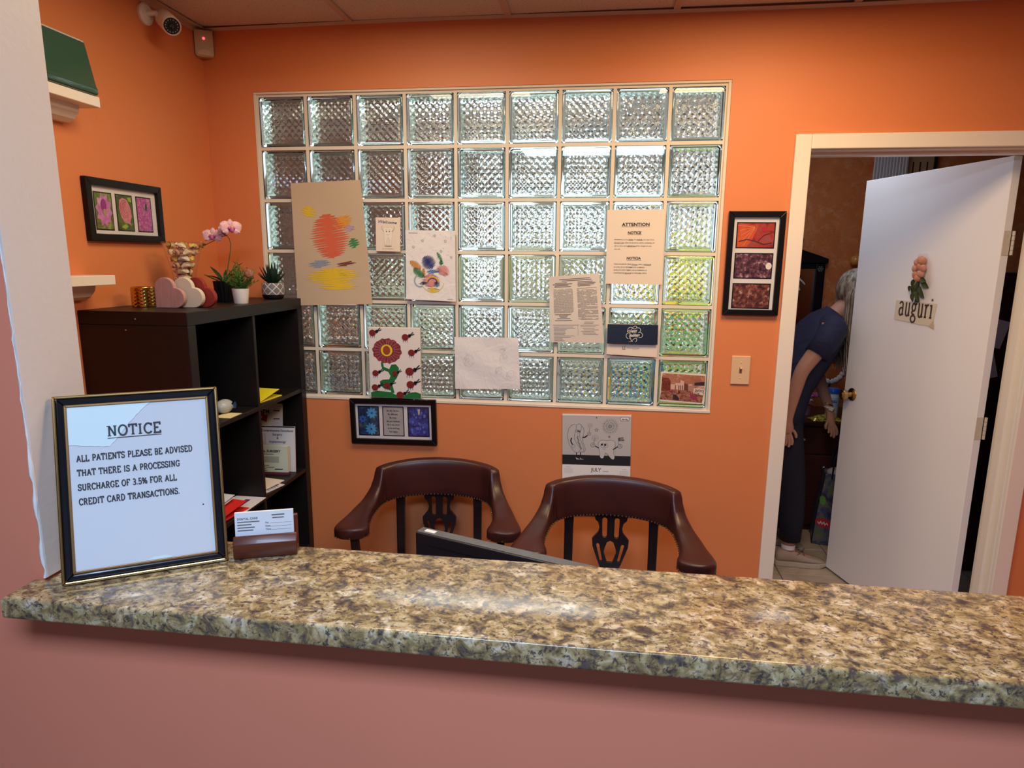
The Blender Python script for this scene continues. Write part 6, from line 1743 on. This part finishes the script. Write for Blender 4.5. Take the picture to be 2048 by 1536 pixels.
for s_, xs_ in ((-1, (-.112, -.080, -.048, -.030, -.030)), (1, (-.105, -.088, -.085, -.095, -.095))):
    b.tube([(xs_[0], s_ * .088, .80), (xs_[1], s_ * .095, .62), (xs_[2], s_ * .10, .47), (xs_[3], s_ * .10, .28), (xs_[4], s_ * .10, .145)], [.092, .084, .070, .062, .055], 18)
b.build('scrub_trousers', mat('dark_navy_cloth', (.006, .007, .018), .85), per, smooth='all')
SHOE = mat('beige_knit_shoe', (.42, .33, .25), .7); SOLE = mat('cream_sole', (.50, .43, .35), .6)
for s_, x0 in ((-1, -.035), (1, -.095)):
    b = B(); rings = []
    for q, (x, hw, h0, h1) in enumerate(((-.062, .024, .022, .070), (-.050, .034, .022, .085), (-.01, .036, .022, .098), (.03, .036, .022, .092), (.07, .040, .022, .070), (.12, .044, .022, .055), (.165, .040, .022, .046), (.192, .026, .022, .036), (.200, .012, .022, .028))):
        rings.append([(x0 + x, s_ * .10 + hw * math.copysign(abs(cos(a)) ** .7, cos(a)), (h0 + h1) / 2 + (h1 - h0) / 2 * math.copysign(abs(sin(a)) ** .8, sin(a))) for a in (2 * pi * k / 16 for k in range(16))])
    b.rings(rings); sh = b.build('shoe', SHOE, per, smooth='all')
    b = B(); pts = [(-.070, .020), (-.066, .034), (-.02, .040), (.04, .040), (.10, .048), (.16, .045), (.196, .030), (.208, .010), (.208, -.010), (.196, -.030), (.16, -.045), (.10, -.048), (.04, -.040), (-.02, -.040), (-.066, -.034), (-.070, -.020)]
    n = len(pts); b.add([(x0 + x, s_ * .10 + y, .001 + (.010 if x > .19 else 0)) for x, y in pts] + [(x0 + x, s_ * .10 + y, .028) for x, y in pts], [tuple(range(n)), tuple(range(2 * n - 1, n - 1, -1))] + [(i, (i + 1) % n, (i + 1) % n + n, i + n) for i in range(n)])
    b.build('sole', SOLE, sh, bevel=.003, fix=True)
    b = B()
    for k in range(3): b.tube([(x0 + .035 + .022 * k, s_ * .10 - .026, .086 - .010 * k), (x0 + .040 + .022 * k, s_ * .10, .096 - .010 * k), (x0 + .035 + .022 * k, s_ * .10 + .026, .086 - .010 * k)], .003, 6)
    b.tube([(x0 + .03, s_ * .10, .096), (x0 + .055, s_ * .10 - .03, .080), (x0 + .04, s_ * .10 - .036, .072)], .0025, 6)
    b.build('laces', mat('brown_lace', (.20, .13, .09), .7), sh, smooth=True)
    b = B(); b.lathe([(.036, .095), (.037, .120), (.034, .120)], 16, (x0 + .0, s_ * .10, 0), cap=False); b.build('sock', WHITEP, per, smooth=True)
# hair: cap and long strands falling forward
HAIR = mat('ash_blonde_hair', (.20, .15, .10), .4); v = coords(HAIR, 'Object', (1, 1, .2)); base(HAIR, ramp(HAIR, noise(HAIR, v, 60, 3), [(.35, (.08, .055, .035)), (.5, (.22, .17, .12)), (.68, (.42, .38, .32))]))
b = B(); b.sphere(HC + Vector((-.022, 0, .022)), .100, 18, 12, (1.04, .90, 1.05)); hcap = b.build('hair', HAIR, per, smooth='all')
b = B(); rp = random.Random(15)
for k in range(190):
    a = rp.uniform(-1, 1); lat = rp.uniform(-1, 1)
    side = -1 if rp.random() < .62 else 1
    p0 = HC + upv * (.095 * cos(lat * .6)) - fw * (.04 * rp.random()) + Vector((0, side * .02 * rp.random(), 0))
    yy = side * rp.uniform(.05, .105)
    back = rp.uniform(0, 1)
    p1 = HC + Vector((-.075 * back - .005, yy * .85, .060 - .045 * back)) 
    p2 = HC + Vector((-.095 * back + .005, yy, -.045 - .03 * back))
    ln = rp.uniform(.20, .34)
    p3 = HC + Vector((-.085 * back - .005, yy * 1.05, -.16 - .05 * back))
    p4 = HC + Vector((-.05 * back - .005 + rp.uniform(-.015, .015), yy * .95, -.10 - ln))
    pts = []
    P5 = [p0, p1, p2, p3, p4]
    for i in range(4):
        q0, q1, q2, q3 = P5[max(i - 1, 0)], P5[i], P5[i + 1], P5[min(i + 2, 4)]
        for s5 in (0, .34, .67):
            pts.append(.5 * ((2 * q1) + (q2 - q0) * s5 + (2 * q0 - 5 * q1 + 4 * q2 - q3) * s5 ** 2 + (3 * q1 - q0 - 3 * q2 + q3) * s5 ** 3))
    pts.append(p4)
    b.tube(pts, [.0045] * (len(pts) - 3) + [.0038, .0028, .0010], 5)
o = b.build('hair_strands', HAIR, hcap, smooth='all'); o['kind'] = 'stuff'
for s_ in (-1, 1):
    e = HC + fw * .076 + upv * .004 + Vector((0, s_ * .030, 0))
    b = B(); b.sphere(e, .0105, 10, 7); ey = b.build('eye', mat('eye_white', (.75, .72, .70), .2), per, smooth=True)
    b = B(); b.sphere(e + fw * .007, .0055, 8, 6); b.build('iris', mat('brown_iris', (.05, .025, .012), .2), ey, smooth=True)
    b = B(); b.tube([e + upv * .020 + Vector((0, -.014, 0)), e + upv * .024 + fw * .004, e + upv * .019 + Vector((0, .014, 0))], .003, 6); b.build('eyebrow', HAIR, per)
    b = B(); b.sphere(HC + Vector((0, s_ * .082, 0)) - upv * .01, .022, 10, 7, (.8, .35, 1.2)); b.build('ear', SKIN, per, smooth=True)
mo = HC + fw * .088 - upv * .052
b = B(); b.tube([mo + Vector((0, -.020, 0)), mo + fw * .006, mo + Vector((0, .020, 0))], [.003, .0055, .003], 8); b.build('mouth', mat('lip', (.38, .12, .10), .45), per, smooth=True)
b = B(); b.lathe([(.030, -.006), (.032, -.006), (.032, .006), (.030, .006), (.030, -.006)], 18, (0, 0, 0), Matrix.Translation((.203, .186, .832)) @ Matrix.Rotation(RAD(22), 4, 'Y'), cap=False); b.build('wristwatch_band', mat('cream_strap', (.62, .56, .46), .5), per, smooth=True)
b = B(); b.box(-.010, -.036, -.012, .012, -.030, .012, Matrix.Translation((.203, .186, .832)) @ Matrix.Rotation(RAD(22), 4, 'Y')); b.build('watch_face', mat('pale_watch', (.70, .68, .64), .3), per, bevel=.002, seg=1)
b = B(); b.lathe([(.029, -.003), (.031, -.003), (.031, .003), (.029, .003), (.029, -.003)], 18, (0, 0, 0), Matrix.Translation((.194, .190, .856)) @ Matrix.Rotation(RAD(22), 4, 'Y'), cap=False); b.build('bracelet', BRASS, per, smooth=True)
